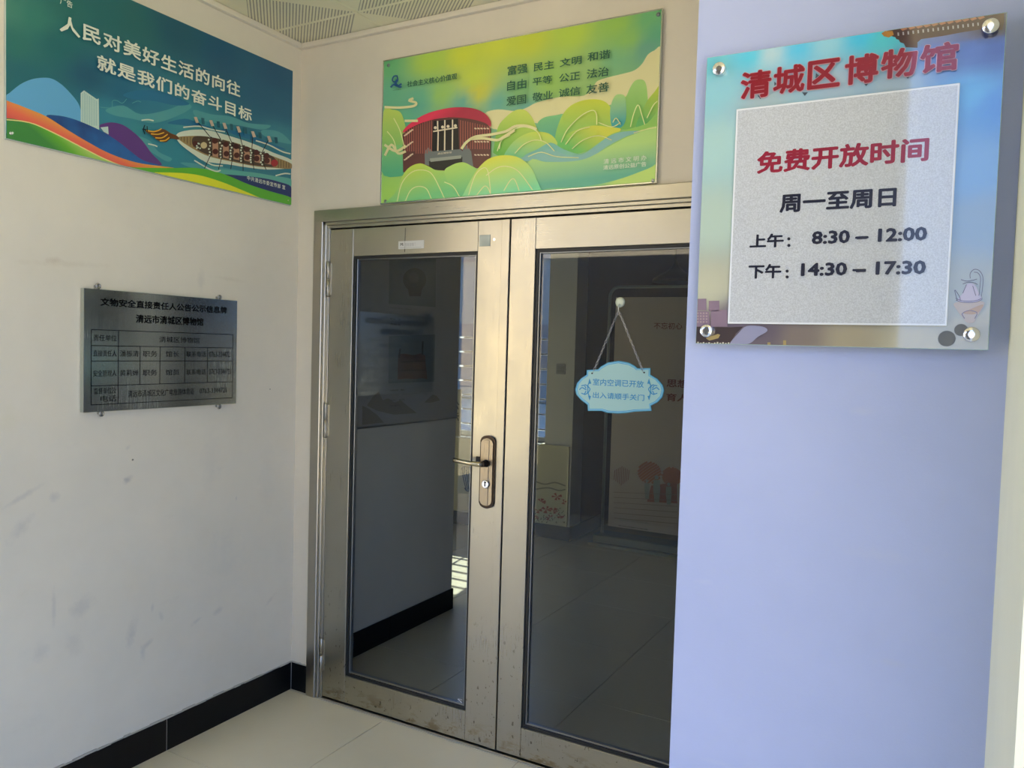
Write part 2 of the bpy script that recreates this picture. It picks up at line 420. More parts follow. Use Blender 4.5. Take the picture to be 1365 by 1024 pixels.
# skirting
def skirt(name, boxes, caulk=()):
    r = bpy.data.objects.new(name, None); col.objects.link(r); r['kind'] = 'structure'; BASE[r.name] = Vector((0, 0, 0))
    for a, b in boxes: MB().box(a, b, .0012).build('skirting_tile', m_skirt, r)
    for a, b in caulk: MB().box(a, b, .001).build('grout_line', m_skgrout, r)
    return r
SZ = .126
bl = skirt('baseboard_left', [((0, -1.345, 0), (.009, -.6735, SZ)), ((0, -.6705, 0), (.009, -.010, SZ))], [((.0005, -.6735, 0), (.0075, -.6705, SZ))])
cau = MB()
random.seed(3)
y = -1.345
while y < -.01:
    y2 = min(y+random.uniform(.02, .06), -.005); h = random.uniform(.002, .007)
    cau.box((0, y, SZ), (random.uniform(.004, .009), y2, SZ+h)); y = y2
for k in range(12): x = .005+k*.009; cau.box((x, -.007, SZ), (x+.009, 0, SZ+random.uniform(.001, .006)))
cau.build('caulk_line', m_caulk, bl)
skirt('baseboard_back', [((.0095, -.009, 0), (.110, 0, SZ))], [((.0005, -.0088, 0), (.0095, -.0012, SZ))])
skirt('baseboard_inside', [((0, .13, 0), (.009, .73, SZ)), ((0, .733, 0), (.009, 1.345, SZ)), ((-.24, 1.345, 0), (.009, 1.354, SZ))])

# ceiling of perforated metal panels
ceil = struct('ceiling', MB().box((-3.2, -3.4, H+.03), (3.3, 3.55, H+.35)).box((-.36, 3.55, H+.03), (3.3, 8, H+.35)), mat('soffit', (.35, .35, .33, 1), .8))
m_panel = mat('perforated_panel', (.88, .84, .60, 1), .35, 0, spec=.6)
t = N(m_panel, 'ShaderNodeTexCoord'); s_ = N(m_panel, 'ShaderNodeSeparateXYZ'); lk(m_panel, t.outputs['Object'], s_.inputs[0])
X, Y = s_.outputs['X'], s_.outputs['Y']
ax_ = mth(m_panel, 'ABSOLUTE', X); ay_ = mth(m_panel, 'ABSOLUTE', Y)
reg = mth(m_panel, 'GREATER_THAN', mth(m_panel, 'SUBTRACT', ay_, ax_), .004)
edge = mth(m_panel, 'LESS_THAN', ay_, .292); reg = mth(m_panel, 'MULTIPLY', reg, edge)
pc = 2*math.pi/.0125
row = mth(m_panel, 'SINE', mth(m_panel, 'MULTIPLY', mth(m_panel, 'ADD', X, Y), .7071*pc))
al = mth(m_panel, 'SINE', mth(m_panel, 'MULTIPLY', mth(m_panel, 'SUBTRACT', X, Y), .7071*2*math.pi/.008))
hole = mth(m_panel, 'GREATER_THAN', mth(m_panel, 'ADD', row, mth(m_panel, 'MULTIPLY', al, .55)), .42)
hf = mth(m_panel, 'MULTIPLY', hole, reg)
lk(m_panel, mixc(m_panel, hf, (.88, .84, .60, 1), (.26, .25, .20, 1)), bsdf(m_panel).inputs['Base Color'])
pm = MB().box((-.2990, -.2990, 0), (.2990, .2990, .012), .003).mesh('ceiling_panel'); pm.materials.append(m_panel)
for i in range(0, 6):
    for j in range(-6, 1):
        if j == 0 and i > 3: continue
        cx, cy = .16+.6*i, .13+.6*j
        if cx-.3 > 2.19 and cy+.3 > -1.29: continue
        if cx-.3 > 1.9 and cy > -1.3: continue
        o = bpy.data.objects.new('ceiling_panel', pm); col.objects.link(o); o.parent = ceil; o.location = (cx, cy, H+.001)
tr = MB().box((0, -.022, H-.022), (2.19, 0, H), .002)
struct('trim_1', tr, m_wall)
struct('trim_2', MB().box((0, -1.35, H-.022), (.022, -.022, H), .002), m_wall_l)
struct('ceiling_inside', MB().box((-3.2, .12, 2.86), (3.3, 3.326, H+.02)).box((-.125, 3.326, 2.86), (3.3, 7.2, H+.02)), m_int_dim)

# ------------------------------------------------------------ the steel double door
door = bpy.data.objects.new('door_1', None); col.objects.link(door); door.location = (1.1, 0, 0); door['kind'] = 'structure'
BASE['door_1'] = Vector((1.1, 0, 0))
door['label'] = 'stainless steel framed double door with tinted glass panes'
fr = MB()
X0, X1, ZT = .110, 2.085, 2.186
fr.box((X0, -.022, 0), (X0+.052, .08, ZT), .0025)
fr.box((X0+.052, -.014, 0), (X0+.066, .08, ZT-.052), .002).box((X0+.066, -.003, 0), (X0+.079, .08, ZT-.066), .001)
fr.box((X1-.052, -.022, 0), (X1, .08, ZT), .0025).box((X1-.066, -.014, 0), (X1-.052, .08, ZT-.052), .002).box((X1-.079, -.003, 0), (X1-.066, .08, ZT-.066), .001)
fr.build('door_frame_jambs', m_steel_frame, door)
fh = MB().box((X0+.001, -.0225, ZT-.052), (X1-.001, .08, ZT+.0005), .0025).box((X0+.052, -.014, ZT-.066), (X1-.052, .08, ZT-.052), .002).box((X0+.066, -.004, ZT-.079), (X1-.066, .08, ZT-.066), .001)
fh.build('door_frame_head', m_steel_h, door)
MB().box((X0+.02, .035, ZT-.10), (X1-.02, .07, ZT-.079)).build('door_stop', m_gasket, door)
MB().box((X0+.079, -.012, 0), (X1-.079, .10, .006), .002).build('threshold', m_steel_h, door)
ZL, ZB = 2.100, .012

def leaf(x0, x1, sl, sr, zt, zb, label):
    yf, yb = -.004, .040
    mb = MB().box((x0, yf, ZB), (x0+sl, yb, ZL), .0012).box((x1-sr, yf, ZB), (x1, yb, ZL), .0012)
    lf = mb.build('door_leaf', m_steel, door); lf['label'] = label
    MB().box((x0+sl+.0007, yf, zt), (x1-sr-.0007, yb, ZL), .0012).build('top_rail', m_steel_h, lf)
    MB().box((x0+sl+.0007, yf, ZB), (x1-sr-.0007, yb, zb), .0012).build('bottom_rail', m_steel, lf)
    a, b = x0+sl, x1-sr
    g = MB()
    for d, yy in ((.012, .004),):
        g.box((a, yy, zb), (a+d, .03, zt)).box((b-d, yy, zb), (b, .03, zt)).box((a+d, yy, zt-d), (b-d, .03, zt)).box((a+d, yy, zb), (b-d, .03, zb+d))
    g.build('gasket', m_gasket, lf)
    bd = MB()
    bd.box((a+.012, .008, zb+.012), (a+.018, .028, zt-.012), .001).box((b-.018, .008, zb+.012), (b-.012, .028, zt-.012), .001)
    bd.box((a+.018, .008, zb+.012), (b-.018, .028, zb+.019), .001).box((a+.018, .008, zt-.016), (b-.018, .028, zt-.012), .001)
    bd.build('glazing_bead', m_bead, lf)
    MB().box((a+.012, .016, zb+.012), (b-.012, .022, zt-.012)).build('glass_pane', m_glass, lf)
    return lf, a, b
lfL, aL, bL = leaf(.193, 1.098, .130, .142, 1.982, .132, 'left leaf with bronze lever handle')
lfR, aR, bR = leaf(1.104, 2.004, .107, .107, 1.982, .130, 'right leaf with hanging blue sign')
MB().box((1.064, -.0065, ZB), (1.098, -.004, ZL), .001).build('astragal', m_steel, lfL)
# hinges
for zc in (1.885, 1.26, .20):
    hb = MB().lathe((.190, -.011, zc-.078), (0, 0, 1), [(.004, 0), (.0075, .004), (.0075, .074), (.004, .076)], 14)
    hb.lathe((.190, -.011, zc+.002), (0, 0, 1), [(.004, 0), (.0075, .003), (.0075, .072), (.004, .076)], 14)
    hb.box((.190, -.0095, zc-.07), (.203, -.004, zc+.07))
    hb.build('hinge', m_steel_frame, lfL)
# maker's sticker and square label
q = MB().box((.567, -.0055, 2.003), (.697, -.004, 2.036)); q.build('maker_sticker', mat('silver_sticker', (.72, .72, .68, 1), .4), lfL)
place_text('sticker_print', 'M:', 1, -.0057, -1, Vector((.578, 0, 2.028)), Vector((.594, 0, 2.016)), m_black, lfL, .02)
gr = mat('grey_ink', (.42, .42, .42, 1), .5)
place_text('sticker_print', '智能玻璃门', 1, -.0057, -1, Vector((.602, 0, 2.027)), Vector((.655, 0, 2.013)), gr, lfL)
MB().box((.575, -.0058, 2.007), (.685, -.0055, 2.0085)).build('sticker_line', gr, lfL)
MB().box((.6, -.0058, 1.99), (.6005, -.0038, 2.09)).build('rail_seam', m_gasket, lfL)
m_foil = mat('square_foil', (.20, .24, .25, 1), .3, .7)
lk(m_foil, ramp(m_foil, noise(m_foil, coord(m_foil), 9, 1), [(.3, (.08, .10, .10)), (.7, (.34, .40, .40))]), bsdf(m_foil).inputs['Base Color'])
MB().box((.962, -.0056, 2.000), (1.012, -.004, 2.045), .0005).build('square_label', m_foil, lfL)
MB().cyl((1.030, -.0055, 2.025), (1.030, -.002, 2.025), .0055, 12).build('screw', m_chrome, lfL)
# lock plate, lever, cylinder
def plate_outline(cx, z0, z1, w, e):
    pts = []
    for i in range(13):
        t = i/12; x = -w+2*w*t; b = w*.84
        pts.append((cx+x, z1-e+ (math.sqrt(max(0, 1-(x/w)**2))*.9)*e if abs(x) < b else z1-e+.002))
    top = pts
    bot = [(x, z0+z1-z) for x, z in reversed(pts)]
    return top+bot
cx = 1.031
def plate(name, z0, z1, w, e, ya, yb, m):
    pts = [(x, ya, z) for x, z in plate_outline(cx, z0, z1, w, e)]
    return MB().prism(pts, (0, yb-ya, 0)).build(name, m, lfL)
lp = plate('lock_plate', .968, 1.262, .0335, .026, -.004, -.014, m_dark_bronze)
plate('lock_plate_face', .980, 1.250, .0270, .022, -.014, -.019, m_bronze)
MB().box((1.018, -.0215, .985), (1.042, -.019, 1.243), .002).build('lock_plate_ridge', m_bronze, lfL)
MB().lathe((1.031, -.021, 1.150), (0, -1, 0), [(.015, 0), (.015, .004), (.013, .008), (.012, .012), (.011, .035)], 20).build('lever_rose', m_dark_bronze, lfL)
lv = [(1.031, -.050, 1.150), (1.015, -.060, 1.150), (.985, -.064, 1.151), (.955, -.064, 1.153), (.925, -.062, 1.155), (.905, -.060, 1.156)]
lv = [tuple(p) for p in lv]
MB().tube(lv, .009, 12, rads=[.011, .0105, .009, .0085, .0085, .0095]).build('lever_handle', m_brass, lfL)
MB().box((.975, -.012, 1.146), (1.000, -.004, 1.172), .003).build('latch_block', m_gasket, lfL)
MB().lathe((1.031, -.0215, 1.068), (0, -1, 0), [(.016, 0), (.0165, .003), (.014, .005)], 20).build('cylinder_collar', m_chrome, lfL)
MB().box((1.0285, -.0272, 1.060), (1.0335, -.0262, 1.076)).box((1.027, -.0272, 1.074), (1.037, -.0262, 1.079)).build('keyhole', m_black, lfL)
# white film marks on the left pane corner
place_text('etched_mark', 'S', 1, .0155, -1, at(610, 931, 1, .0155), at(616, 938, 1, .0155), m_white, lfL, 0)
place_text('etched_mark', '3C', 1, .0155, -1, at(610, 939, 1, .0155), at(620, 944, 1, .0155), m_white, lfL, 0)

# ------------------------------------------------------------ hanging sign on the right leaf
hs = thing('hanging_sign', (1.57, .010, 1.38), 'small blue edged oval sign hanging by a chain on the right glass pane', 'sign')
B = Board(1, .004, -1, hs, (740, 380, 5.689))
outl = [(240,645),(325,640),(345,620),(400,588),(480,575),(560,590),(605,615),(622,632),(722,630),(720,680),(775,712),(815,760),(825,800),(812,850),(775,890),(725,915),(730,955),(610,960),(545,970),(480,975),(400,970),(350,955),(248,955),(246,910),(195,870),(160,830),(153,790),(165,745),(195,710),(238,680)]
cxs, cys = 488, 778
def shrink(p, d): return [(cxs+(a-cxs)*(1-d/330), cys+(b-cys)*(1-d/195)) for a, b in p]
MB().prism([B.P(a, b) for a, b in outl], (0, .004, 0)).build('sign_board', mat('blue_edge_print', RGB(70, 160, 200, .8), .3), hs)
B.shape('white_border', shrink(outl, 8), mat('pale_blue_line', RGB(150, 200, 215, .75), .3), 0)
B.shape('blue_border', shrink(outl, 12), mat('blue_line', RGB(60, 160, 205, .8), .3), 0)
B.shape('sign_face', shrink(outl, 17), mat('pale_face', RGB(160, 200, 200, .8), .3), 0)
mb_ = mat('sign_blue_ink', RGB(50, 140, 190, .8), .4)
B.text('lettering', '室内空调已开放', (288, 708), (672, 780), mb_, .012)
B.text('lettering', '出入请顺手关门', (288, 810), (676, 880), mb_, .012)
for s_x in (1, -1):
    fx = lambda a: 488+(a-488)*s_x
    B.strokes('scroll_ornament', [[(fx(262), 735), (fx(250), 765), (fx(266), 790), (fx(252), 820), (fx(264), 850)], [(fx(185), 795), (fx(205), 778), (fx(228), 790), (fx(240), 795)],
        [(fx(200), 765), (fx(222), 762), (fx(236), 785)], [(fx(200), 820), (fx(222), 826), (fx(236), 803)], [(fx(225), 755), (fx(245), 765), (fx(250), 790), (fx(245), 820), (fx(222), 832)]], 7, mb_)
    B.shapes('scroll_ornament', [[(fx(262), 708), (fx(276), 748), (fx(252), 750)], [(fx(262), 876), (fx(274), 842), (fx(252), 840)]], mb_)
B.discs('hole', [(282, 670, 6), (678, 664, 6)], m_black)
hk = at(826.5, 403, 1, .012); hk.y = .016
hook_ = MB().lathe(hk, (0, -1, 0), [(.018, 0), (.0178, .004), (.014, .007), (.008, .009)], 24).build('suction_hook', mat('hook_plastic', (.72, .78, .62, 1), .3), hs)
hp = Vector((hk.x-.001, .004, hk.z-.030))
MB().tube([(hk.x, .006, hk.z-.006), (hk.x, -.001, hk.z-.014), (hk.x, -.002, hk.z-.028), (hk.x, .001, hk.z-.033)], .0017, 6).build('hook_wire', m_chrome, hook_)
def chain(p, q):
    p = Vector(p); q = Vector(q); L = (q-p).length; n = int(L/.0105); mb = MB(); d = (q-p)/n; dn = d.normalized()
    e = Vector((0, 1, 0)); f = dn.cross(e).normalized()
    for i in range(n):
        c = p+d*(i+.5); e1 = f if i % 2 else e; pts = []
        for k in range(8):
            a = 2*math.pi*k/8; pts.append(c+dn*(.0074*math.cos(a))+e1*(.0036*math.sin(a)))
        mb.tube(pts,   .0008, 4, True)
    return mb
for a, b in ((300, 640), (660, 640)):
    e = B.P(a-10 if a < 400 else a+12, b+24); e.y = .001
    chain(hp, e).build('chain', m_chrome, hs)

# ------------------------------------------------------------ left poster
XP = .012
p0 = at(2.2, 185, 0, XP); 
LIM = (-1.275, -.0605, 2.207, 2.797)
pl = thing('dragon_boat_poster', (0, -.67, 2.2), 'dark teal poster of a dragon boat and rainbow hills on the left wall', 'poster')
m_edge = mat('clear_acrylic_edge', (.55, .62, .55, 1), .2)
MB().box((.001, LIM[0], LIM[2]), (.010, LIM[1], LIM[3]), .001).build('poster_board', m_edge, pl)
B = Board(0, XP-.0018, 1, pl, (0, 0, 3.4125), lim=LIM)
B.lim = (LIM[0]+.002, LIM[1]-.002, LIM[2]+.003, LIM[3]-.002)
KL = .72
B.blend('poster_background', [(0, -250, (55, 110, 100)), (300, -250, (25, 85, 85)), (10, 30, (65, 125, 110)), (150, 80, (48, 115, 105)), (60, 200, (40, 105, 100)), (300, 30, (35, 100, 98)), (250, 200, (28, 95, 100)),
    (500, 60, (32, 95, 98)), (600, 100, (35, 95, 98)), (800, 150, (24, 80, 100)), (1000, 250, (22, 78, 108)), (1250, 350, (24, 80, 112)), (400, 350, (25, 80, 105)), (550, 420, (25, 90, 120)),
    (1280, 500, (28, 90, 118)), (1200, 450, (25, 85, 115)), (500, 520, (45, 120, 140)), (700, 470, (40, 110, 135)), (850, 560, (55, 130, 140)), (600, 600, (50, 125, 135)), (780, 700, (45, 120, 135)),
    (1280, 620, (50, 120, 135)), (1000, 780, (50, 120, 135)), (100, 330, (32, 95, 105)), (20, 420, (35, 100, 105))], k=KL)
wv = mat('poster_wave_ink', RGB(72, 140, 145, KL), .35)
B.shapes('wave_print', [smooth_pts(p, 4, True) for p in [[(480,500),(560,480),(640,520),(760,500),(840,470),(870,490),(800,530),(700,560),(600,540),(520,525)], [(880,500),(960,520),(1050,530),(1130,560),(1230,570),(1190,590),(1080,570),(980,560),(900,540)],
    [(1200,590),(1270,600),(1318,640),(1318,655),(1250,640),(1190,610)], [(820,740),(900,745),(1000,760),(1100,780),(1000,775),(880,765)], [(620,620),(680,640),(720,690),(780,720),(760,735),(700,700),(640,660)]]], wv)
wv2 = mat('poster_deep_wave_ink', RGB(30, 100, 135, KL), .35)
B.shapes('wave_print', [smooth_pts(p, 4, True) for p in [[(560,430),(640,410),(740,420),(860,470),(800,480),(700,460),(600,450)], [(760,560),(840,540),(900,560),(960,580),(900,575),(830,570)], [(1000,590),(1100,600),(1200,640),(1300,680),(1240,670),(1120,630)]]], wv2)
B.shape('pale_blue_hill', [(6,455),(40,425),(90,385),(140,362),(190,354),(235,358),(280,385),(320,425),(355,470),(372,520),(400,600),(200,620),(6,600)], mat('hill_blue', RGB(90, 155, 195, KL), .35))
bw = mat('building_white_ink', RGB(175, 195, 185, KL), .35)
B.shape('tower_print', [(366,424),(381,411),(440,452),(448,448),(450,590),(366,560)], bw, 0)
B.strokes('tower_print', [[(a, 420+abs(a-381)*.68), (a, 572)] for a in range(374, 446, 8)], 1.6, mat('tower_line', RGB(80, 140, 150, KL), .4), 0)
B.strokes('cloud_line', [[(455,488),(505,490),(510,460),(530,458),(555,470),(575,450)], [(600,470),(625,460),(640,465)]], 3, wv)
B.shape('purple_hill', [(450,572),(480,560),(515,558),(560,570),(610,605),(650,645),(690,700),(735,748),(690,748),(600,700),(520,640),(470,600)], mat('hill_purple', RGB(85, 50, 115, KL), .35))
B.shape('small_building_print', [(455,580),(490,576),(492,612),(470,600)], bw, 0)
m_nb = mat('hill_navy', RGB(25, 55, 110, KL), .35)
zc = noise(m_nb, coord(m_nb, scale=(1, 1, 1)), 3)
lk(m_nb, ramp(m_nb, zc, [(.4, RGB(25, 45, 95, KL)), (.6, RGB(35, 90, 150, KL))]), bsdf(m_nb).inputs['Base Color'])
B.shape('navy_hill', [(208,528),(260,526),(320,538),(380,560),(450,592),(530,640),(600,695),(650,730),(720,752),(640,755),(500,710),(380,640),(270,580)], m_nb)
def vgrad(name, P0, P1, stops, ax=2):       # ink blended along a direction of the board (printed)
    m = mat(name, rough=.35); t = N(m, 'ShaderNodeTexCoord'); d = P1-P0; L = d.length
    dt = N(m, 'ShaderNodeVectorMath', operation='DOT_PRODUCT'); lk(m, t.outputs['Object'], dt.inputs[0]); dt.inputs[1].default_value = d/L/L
    f = mth(m, 'SUBTRACT', dt.outputs['Value'], P0.dot(d)/L/L); lk(m, ramp(m, f, stops), bsdf(m).inputs['Base Color']); return m
b0 = BASE[pl.name]
mo = vgrad('hill_orange', B.P(150, 490)-b0, B.P(130, 580)-b0, [(0, RGB(225, 150, 65, KL)), (.6, RGB(215, 100, 75, KL)), (1, RGB(200, 80, 75, KL))])
B.shape('orange_band', [(4,458),(60,470),(125,495),(208,530),(300,588),(400,648),(500,700),(620,740),(760,760),(800,768),(740,775),(640,768),(560,758),(470,724),(360,668),(240,606),(130,560),(4,543)], mo)
mg = vgrad('hill_green', B.P(300, 610)-b0, B.P(250, 700)-b0, [(0, RGB(150, 185, 90, KL)), (.5, RGB(95, 160, 50, KL)), (1, RGB(60, 125, 60, KL))])
B.shape('green_band', [(4,543),(130,558),(240,604),(360,666),(470,722),(560,757),(640,770),(760,772),(640,800),(500,760),(250,690),(4,640)], mg)
B.strokes('hill_line', [[(4,543),(130,558),(240,604),(360,666),(470,722),(560,757),(640,768)]], 5, mat('hill_line_ink', RGB(225, 200, 130, KL), .4))
B.shape('teal_band', [(860,770),(960,768),(1050,775),(1150,785),(1240,800),(1322,815),(1322,850),(1250,822),(1150,808),(1050,800),(950,785)], mat('band_teal', RGB(85, 155, 145, KL), .35))
B.shape('navy_band', [(1000,796),(1100,800),(1200,812),(1260,826),(1322,850),(1322,905),(1240,890),(1120,845)], mat('band_navy', RGB(28, 45, 95, KL), .35))
B.shape('yellow_band', [(700,786),(800,783),(900,793),(1000,820),(1100,862),(1200,905),(1260,925),(1100,890),(900,840)], mat('band_yellow', RGB(205, 205, 50, KL), .35))
B.shape('green_ribbon', [(560,762),(680,764),(780,765),(880,764),(960,776),(1040,802),(1130,840),(1230,872),(1322,900),(1322,932),(1240,922),(1180,900),(1100,866),(1000,826),(900,797),(800,786),(690,784),(600,776)], mat('ribbon_green', RGB(85, 160, 50, KL), .35))
foam = mat('foam_ink', RGB(190, 198, 180, KL), .35)
B.shape('foam_print', [(800,612),(835,596),(900,590),(960,596),(1050,622),(1150,655),(1240,695),(1322,728),(1322,762),(1220,772),(1120,762),(1030,748),(930,735),(880,705),(830,668),(804,640)], foam)
B.strokes('foam_print', [[(830,580),(900,575),(960,590),(1020,600)], [(880,730),(940,765),(980,780),(1000,775)], [(1160,640),(1220,660),(1280,690),(1318,700)], [(640,548),(670,545),(695,550)], [(670,655),(700,662),(712,668)], [(1250,800),(1290,790),(1318,792)], [(900,715),(960,750),(1010,755)]], 6, foam)
hull = mat('hull_ink', RGB(140, 118, 78, KL), .35)
B.shape('boat_print', [(805,624),(870,619),(940,622),(1020,638),(1100,660),(1180,690),(1240,712),(1322,745),(1322,768),(1240,764),(1150,756),(1060,738),(960,716),(900,692),(845,660),(808,634)], hull)
B.strokes('plank_print', [[(820+i*14, 624), (820+i*14, 638+i*8)] for i in range(5)]+[[(1262+i*12, 724+i*4), (1262+i*12, 764)] for i in range(5)], 2, m_black, 0)
B.shape('deck_print', [(880,622),(950,624),(1050,648),(1150,680),(1240,715),(1250,758),(1150,752),(1060,734),(960,710),(900,685),(870,655)], mat('deck_ink', RGB(70, 55, 45, KL), .35))
B.shapes('deck_print', [[(a, 634+(a-930)*.30), (a+26, 640+(a-930)*.30), (a+26, 712+(a-930)*.14), (a, 706+(a-930)*.14)] for a in range(962, 1230, 48)], mat('bench_ink', RGB(165, 125, 100, KL), .35))
hd = mat('head_ink', RGB(70, 25, 25, KL), .35)
rows = [(955, 630, 680), (1005, 645, 690), (1052, 655, 697), (1100, 668, 706), (1143, 682, 712), (1190, 697, 722)]
B.discs('crew_print', [(a+18, b+12, 13) for a, b, c in rows]+[(a+20, c+10, 13) for a, b, c in rows]+[(884, 655, 13)], hd)
B.discs('crew_print', [(1244, 742, 16)], mat('drum_ink', RGB(150, 40, 45, KL), .35))
B.discs('crew_print', [(922, 662, 15)], mat('drum_skin', RGB(185, 170, 130, KL), .35))
wd = []; bd_ = []
for a, b, c in rows:
    for k in range(7):
        t_ = k/6; wd.append((a-6+random.uniform(-5, 5), b-8+(c-b+35)*t_, 4.5)); bd_.append((a-1+random.uniform(-8, 8), b-4+(c-b+30)*t_, 3.5))
wd += [(900+random.uniform(-12, 12), 660+random.uniform(-14, 18), 4) for _ in range(6)]
B.discs('crew_print', bd_, m_black, 8); B.discs('crew_print', wd, foam, 8)
up_ = [(885,545),(955,560),(1015,572),(1078,588),(1145,610),(1218,632)]; dn_ = [(924,768),(988,772),(1044,770),(1100,778),(1150,772),(1205,772)]
B.strokes('paddle_print', [[(a-3, b-4), p] for (a, b, c), p in zip(rows, up_)]+[[(a, c+20), p] for (a, b, c), p in zip(rows, dn_)], 3.2, m_black, 0)
B.shapes('paddle_print', [[(p[0]-9, p[1]-12), (p[0]+4, p[1]-12), (p[0]+14, p[1]+14), (p[0], p[1]+16)] for p in up_], mat('paddle_ink', RGB(180, 160, 140, KL), .35))
B.shapes('paddle_print', [[(p[0]+24, p[1]-8), (p[0]+38, p[1]-6), (p[0]+40, p[1]+22), (p[0]+28, p[1]+20)] for p in up_], mat('paddle_shadow_ink', RGB(30, 85, 100, KL), .35))
B.shape('prow_print', [(655,590),(690,596),(735,588),(768,606),(800,620),(806,636),(770,632),(748,648),(712,640),(685,618),(660,602)], mat('prow_ink', RGB(90, 55, 35, KL), .35))
B.strokes('prow_print', [[(660,594),(690,600),(715,594),(728,586)], [(680,610),(712,612),(740,604)], [(700,628),(730,628),(756,612)], [(720,642),(745,640),(764,626)]], 5, mat('gold_ink', RGB(210, 160, 50, KL), .35))
B.strokes('prow_print', [[(652,570),(646,590),(652,612)], [(640,588),(660,592)], [(662,575),(664,600)]], 4, m_black)
lt = mat('poster_white_ink', RGB(205, 210, 195, KL), .4)
B.text('lettering', '人民对美好生活的向往', (264, 62), (1086, 446), lt, .022, sp=1.08)
B.text('lettering', '就是我们的奋斗目标', (434, 246), (1138, 557), lt, .022, sp=1.08)
B.text('lettering', '中共清远市委宣传部 宣', (1117, 799), (1290, 864), lt, .006, sp=1.1)
B.text('lettering', '广告', (265, -12), (322, 42), lt, .01)
B.discs('printed_mark', [(48, 607, 6)], mat('mark', RGB(215, 220, 200, KL), .4))
MB().lathe(Vector((XP-.004, *B.P(48, 607)[1:])), (1, 0, 0), [(.006, 0), (.006, .005), (.003, .0065)], 10).build('screw', m_chrome, pl)
MB().lathe(Vector((XP-.004, *B.P(1308, 912)[1:])), (1, 0, 0), [(.005, 0), (.005, .005), (.003, .0065)], 10).build('screw', m_chrome, pl)
for o_ in list(pl.children): pass

# ------------------------------------------------------------ right poster above the door
YP = -.014
LIM = (.4755, 1.679, 2.196, 2.786)
pr = thing('green_value_poster', (1.08, 0, 2.19), 'green and yellow poster with round red building above the steel door', 'poster')
MB().box((LIM[0], -.012, LIM[2]), (LIM[1], -.002, LIM[3]), .001).build('poster_board', m_edge, pr)
fe = MB()
for a, b in (((LIM[0]-.003, -.0142, LIM[2]-.003), (LIM[0]+.002, -.002, LIM[3]+.003)), ((LIM[1]-.002, -.0142, LIM[2]-.003), (LIM[1]+.003, -.002, LIM[3]+.003)), ((LIM[0], -.0142, LIM[3]-.002), (LIM[1], -.002, LIM[3]+.003)), ((LIM[0], -.0142, LIM[2]-.003), (LIM[1], -.002, LIM[2]+.002))): fe.box(a, b, .0006)
fe.build('metal_rim', mat('poster_rim', (.62, .64, .55, 1), .25, 1), pr)
B = Board(1, -.0122, -1, pr, (500, 0, 3.4125), lim=(LIM[0]+.002, LIM[1]-.002, LIM[2]+.002, LIM[3]-.002))
KR = .70
yg = (185, 195, 65); tl_ = (105, 165, 140)
B.blend('poster_background', [(50, 300, (95, 165, 110)), (60, 420, (95, 165, 130)), (250, 280, (160, 190, 75)), (400, 250, (185, 195, 60)), (550, 200, (185, 195, 65)), (700, 180, (180, 190, 60)), (900, 150, (165, 190, 70)), (1100, 110, (140, 180, 80)),
    (1250, 90, (100, 165, 110)), (1290, 150, (85, 155, 120)), (1240, 220, (95, 150, 130)), (450, 350, (180, 195, 70)), (300, 430, (140, 180, 95)), (470, 420, (185, 185, 65)), (200, 480, (90, 160, 140)), (400, 470, (95, 160, 145)), (560, 470, (95, 160, 145)),
    (650, 430, (120, 170, 110)), (800, 380, (140, 180, 90)), (950, 320, (140, 175, 105)), (1100, 270, (110, 165, 120)), (680, 500, (100, 160, 145)), (150, 560, (90, 170, 130)), (200, 450, (95, 165, 135)), (60, 900, (150, 195, 90)), (1150, 180, (130, 175, 90)),
    (1270, 800, (150, 195, 105)), (900, 860, (165, 205, 105)), (750, 740, (130, 185, 130))], k=KR)
cream = mat('cloud_cream_ink', RGB(205, 200, 150, KR), .3)
B.shape('cloud_print', [(500,515),(560,498),(640,505),(690,490),(740,465),(850,440),(950,435),(990,400),(1010,370),(1060,352),(1130,335),(1180,320),(1215,290),(1240,250),(1270,230),(1305,225),(1305,440),(1200,480),(1100,470),(900,530),(760,560),(700,560),(560,590),(500,560)], cream)
def hill(name, pts, top, bot, pk):
    m = vgrad(name, B.P(*pk[0])-BASE[pr.name], B.P(*pk[1])-BASE[pr.name], [(0, RGB(*top, KR)), (1, RGB(*bot, KR))])
    return B.shape('hill_print', pts, m)
Y1, G1, T1 = (190, 200, 85), (125, 180, 85), (115, 180, 150)
hill('h0', [(1080,470),(1110,440),(1140,440),(1160,400),(1180,370),(1205,362),(1228,372),(1238,420),(1238,520),(1180,580),(1100,580)], (150, 190, 110), (110, 170, 80), ((1200,370),(1180,560)))
hill('h1', [(1232,470),(1270,420),(1305,390),(1305,560),(1200,580),(1190,560)], (175, 190, 60), (90, 165, 90), ((1290,400),(1240,560)))
hill('h2', [(740,560),(770,535),(820,525),(870,520),(900,560),(880,620),(800,640),(740,600)], (110, 175, 120), (80, 155, 130), ((820,525),(820,620)))
hill('h3', [(820,620),(845,540),(880,490),(930,462),(990,452),(1040,460),(1072,490),(1085,540),(1090,600),(1000,640),(900,680),(830,660)], (185, 195, 60), (110, 175, 95), ((970,455),(940,640)))
hill('h4', [(1070,500),(1090,440),(1120,430),(1140,450),(1142,540),(1120,580),(1080,580)], (150, 190, 120), (60, 150, 150), ((1110,440),(1110,560)))
hill('h5', [(540,680),(560,580),(600,530),(640,502),(680,500),(712,530),(735,580),(760,640),(700,720),(600,720),(545,700)], (185, 200, 90), (95, 165, 70), ((660,500),(600,700)))
hill('h6', [(590,720),(610,670),(650,630),(700,605),(750,600),(795,610),(825,640),(840,690),(780,720),(680,730)], (185, 200, 80), (110, 180, 130), ((730,600),(700,720)))
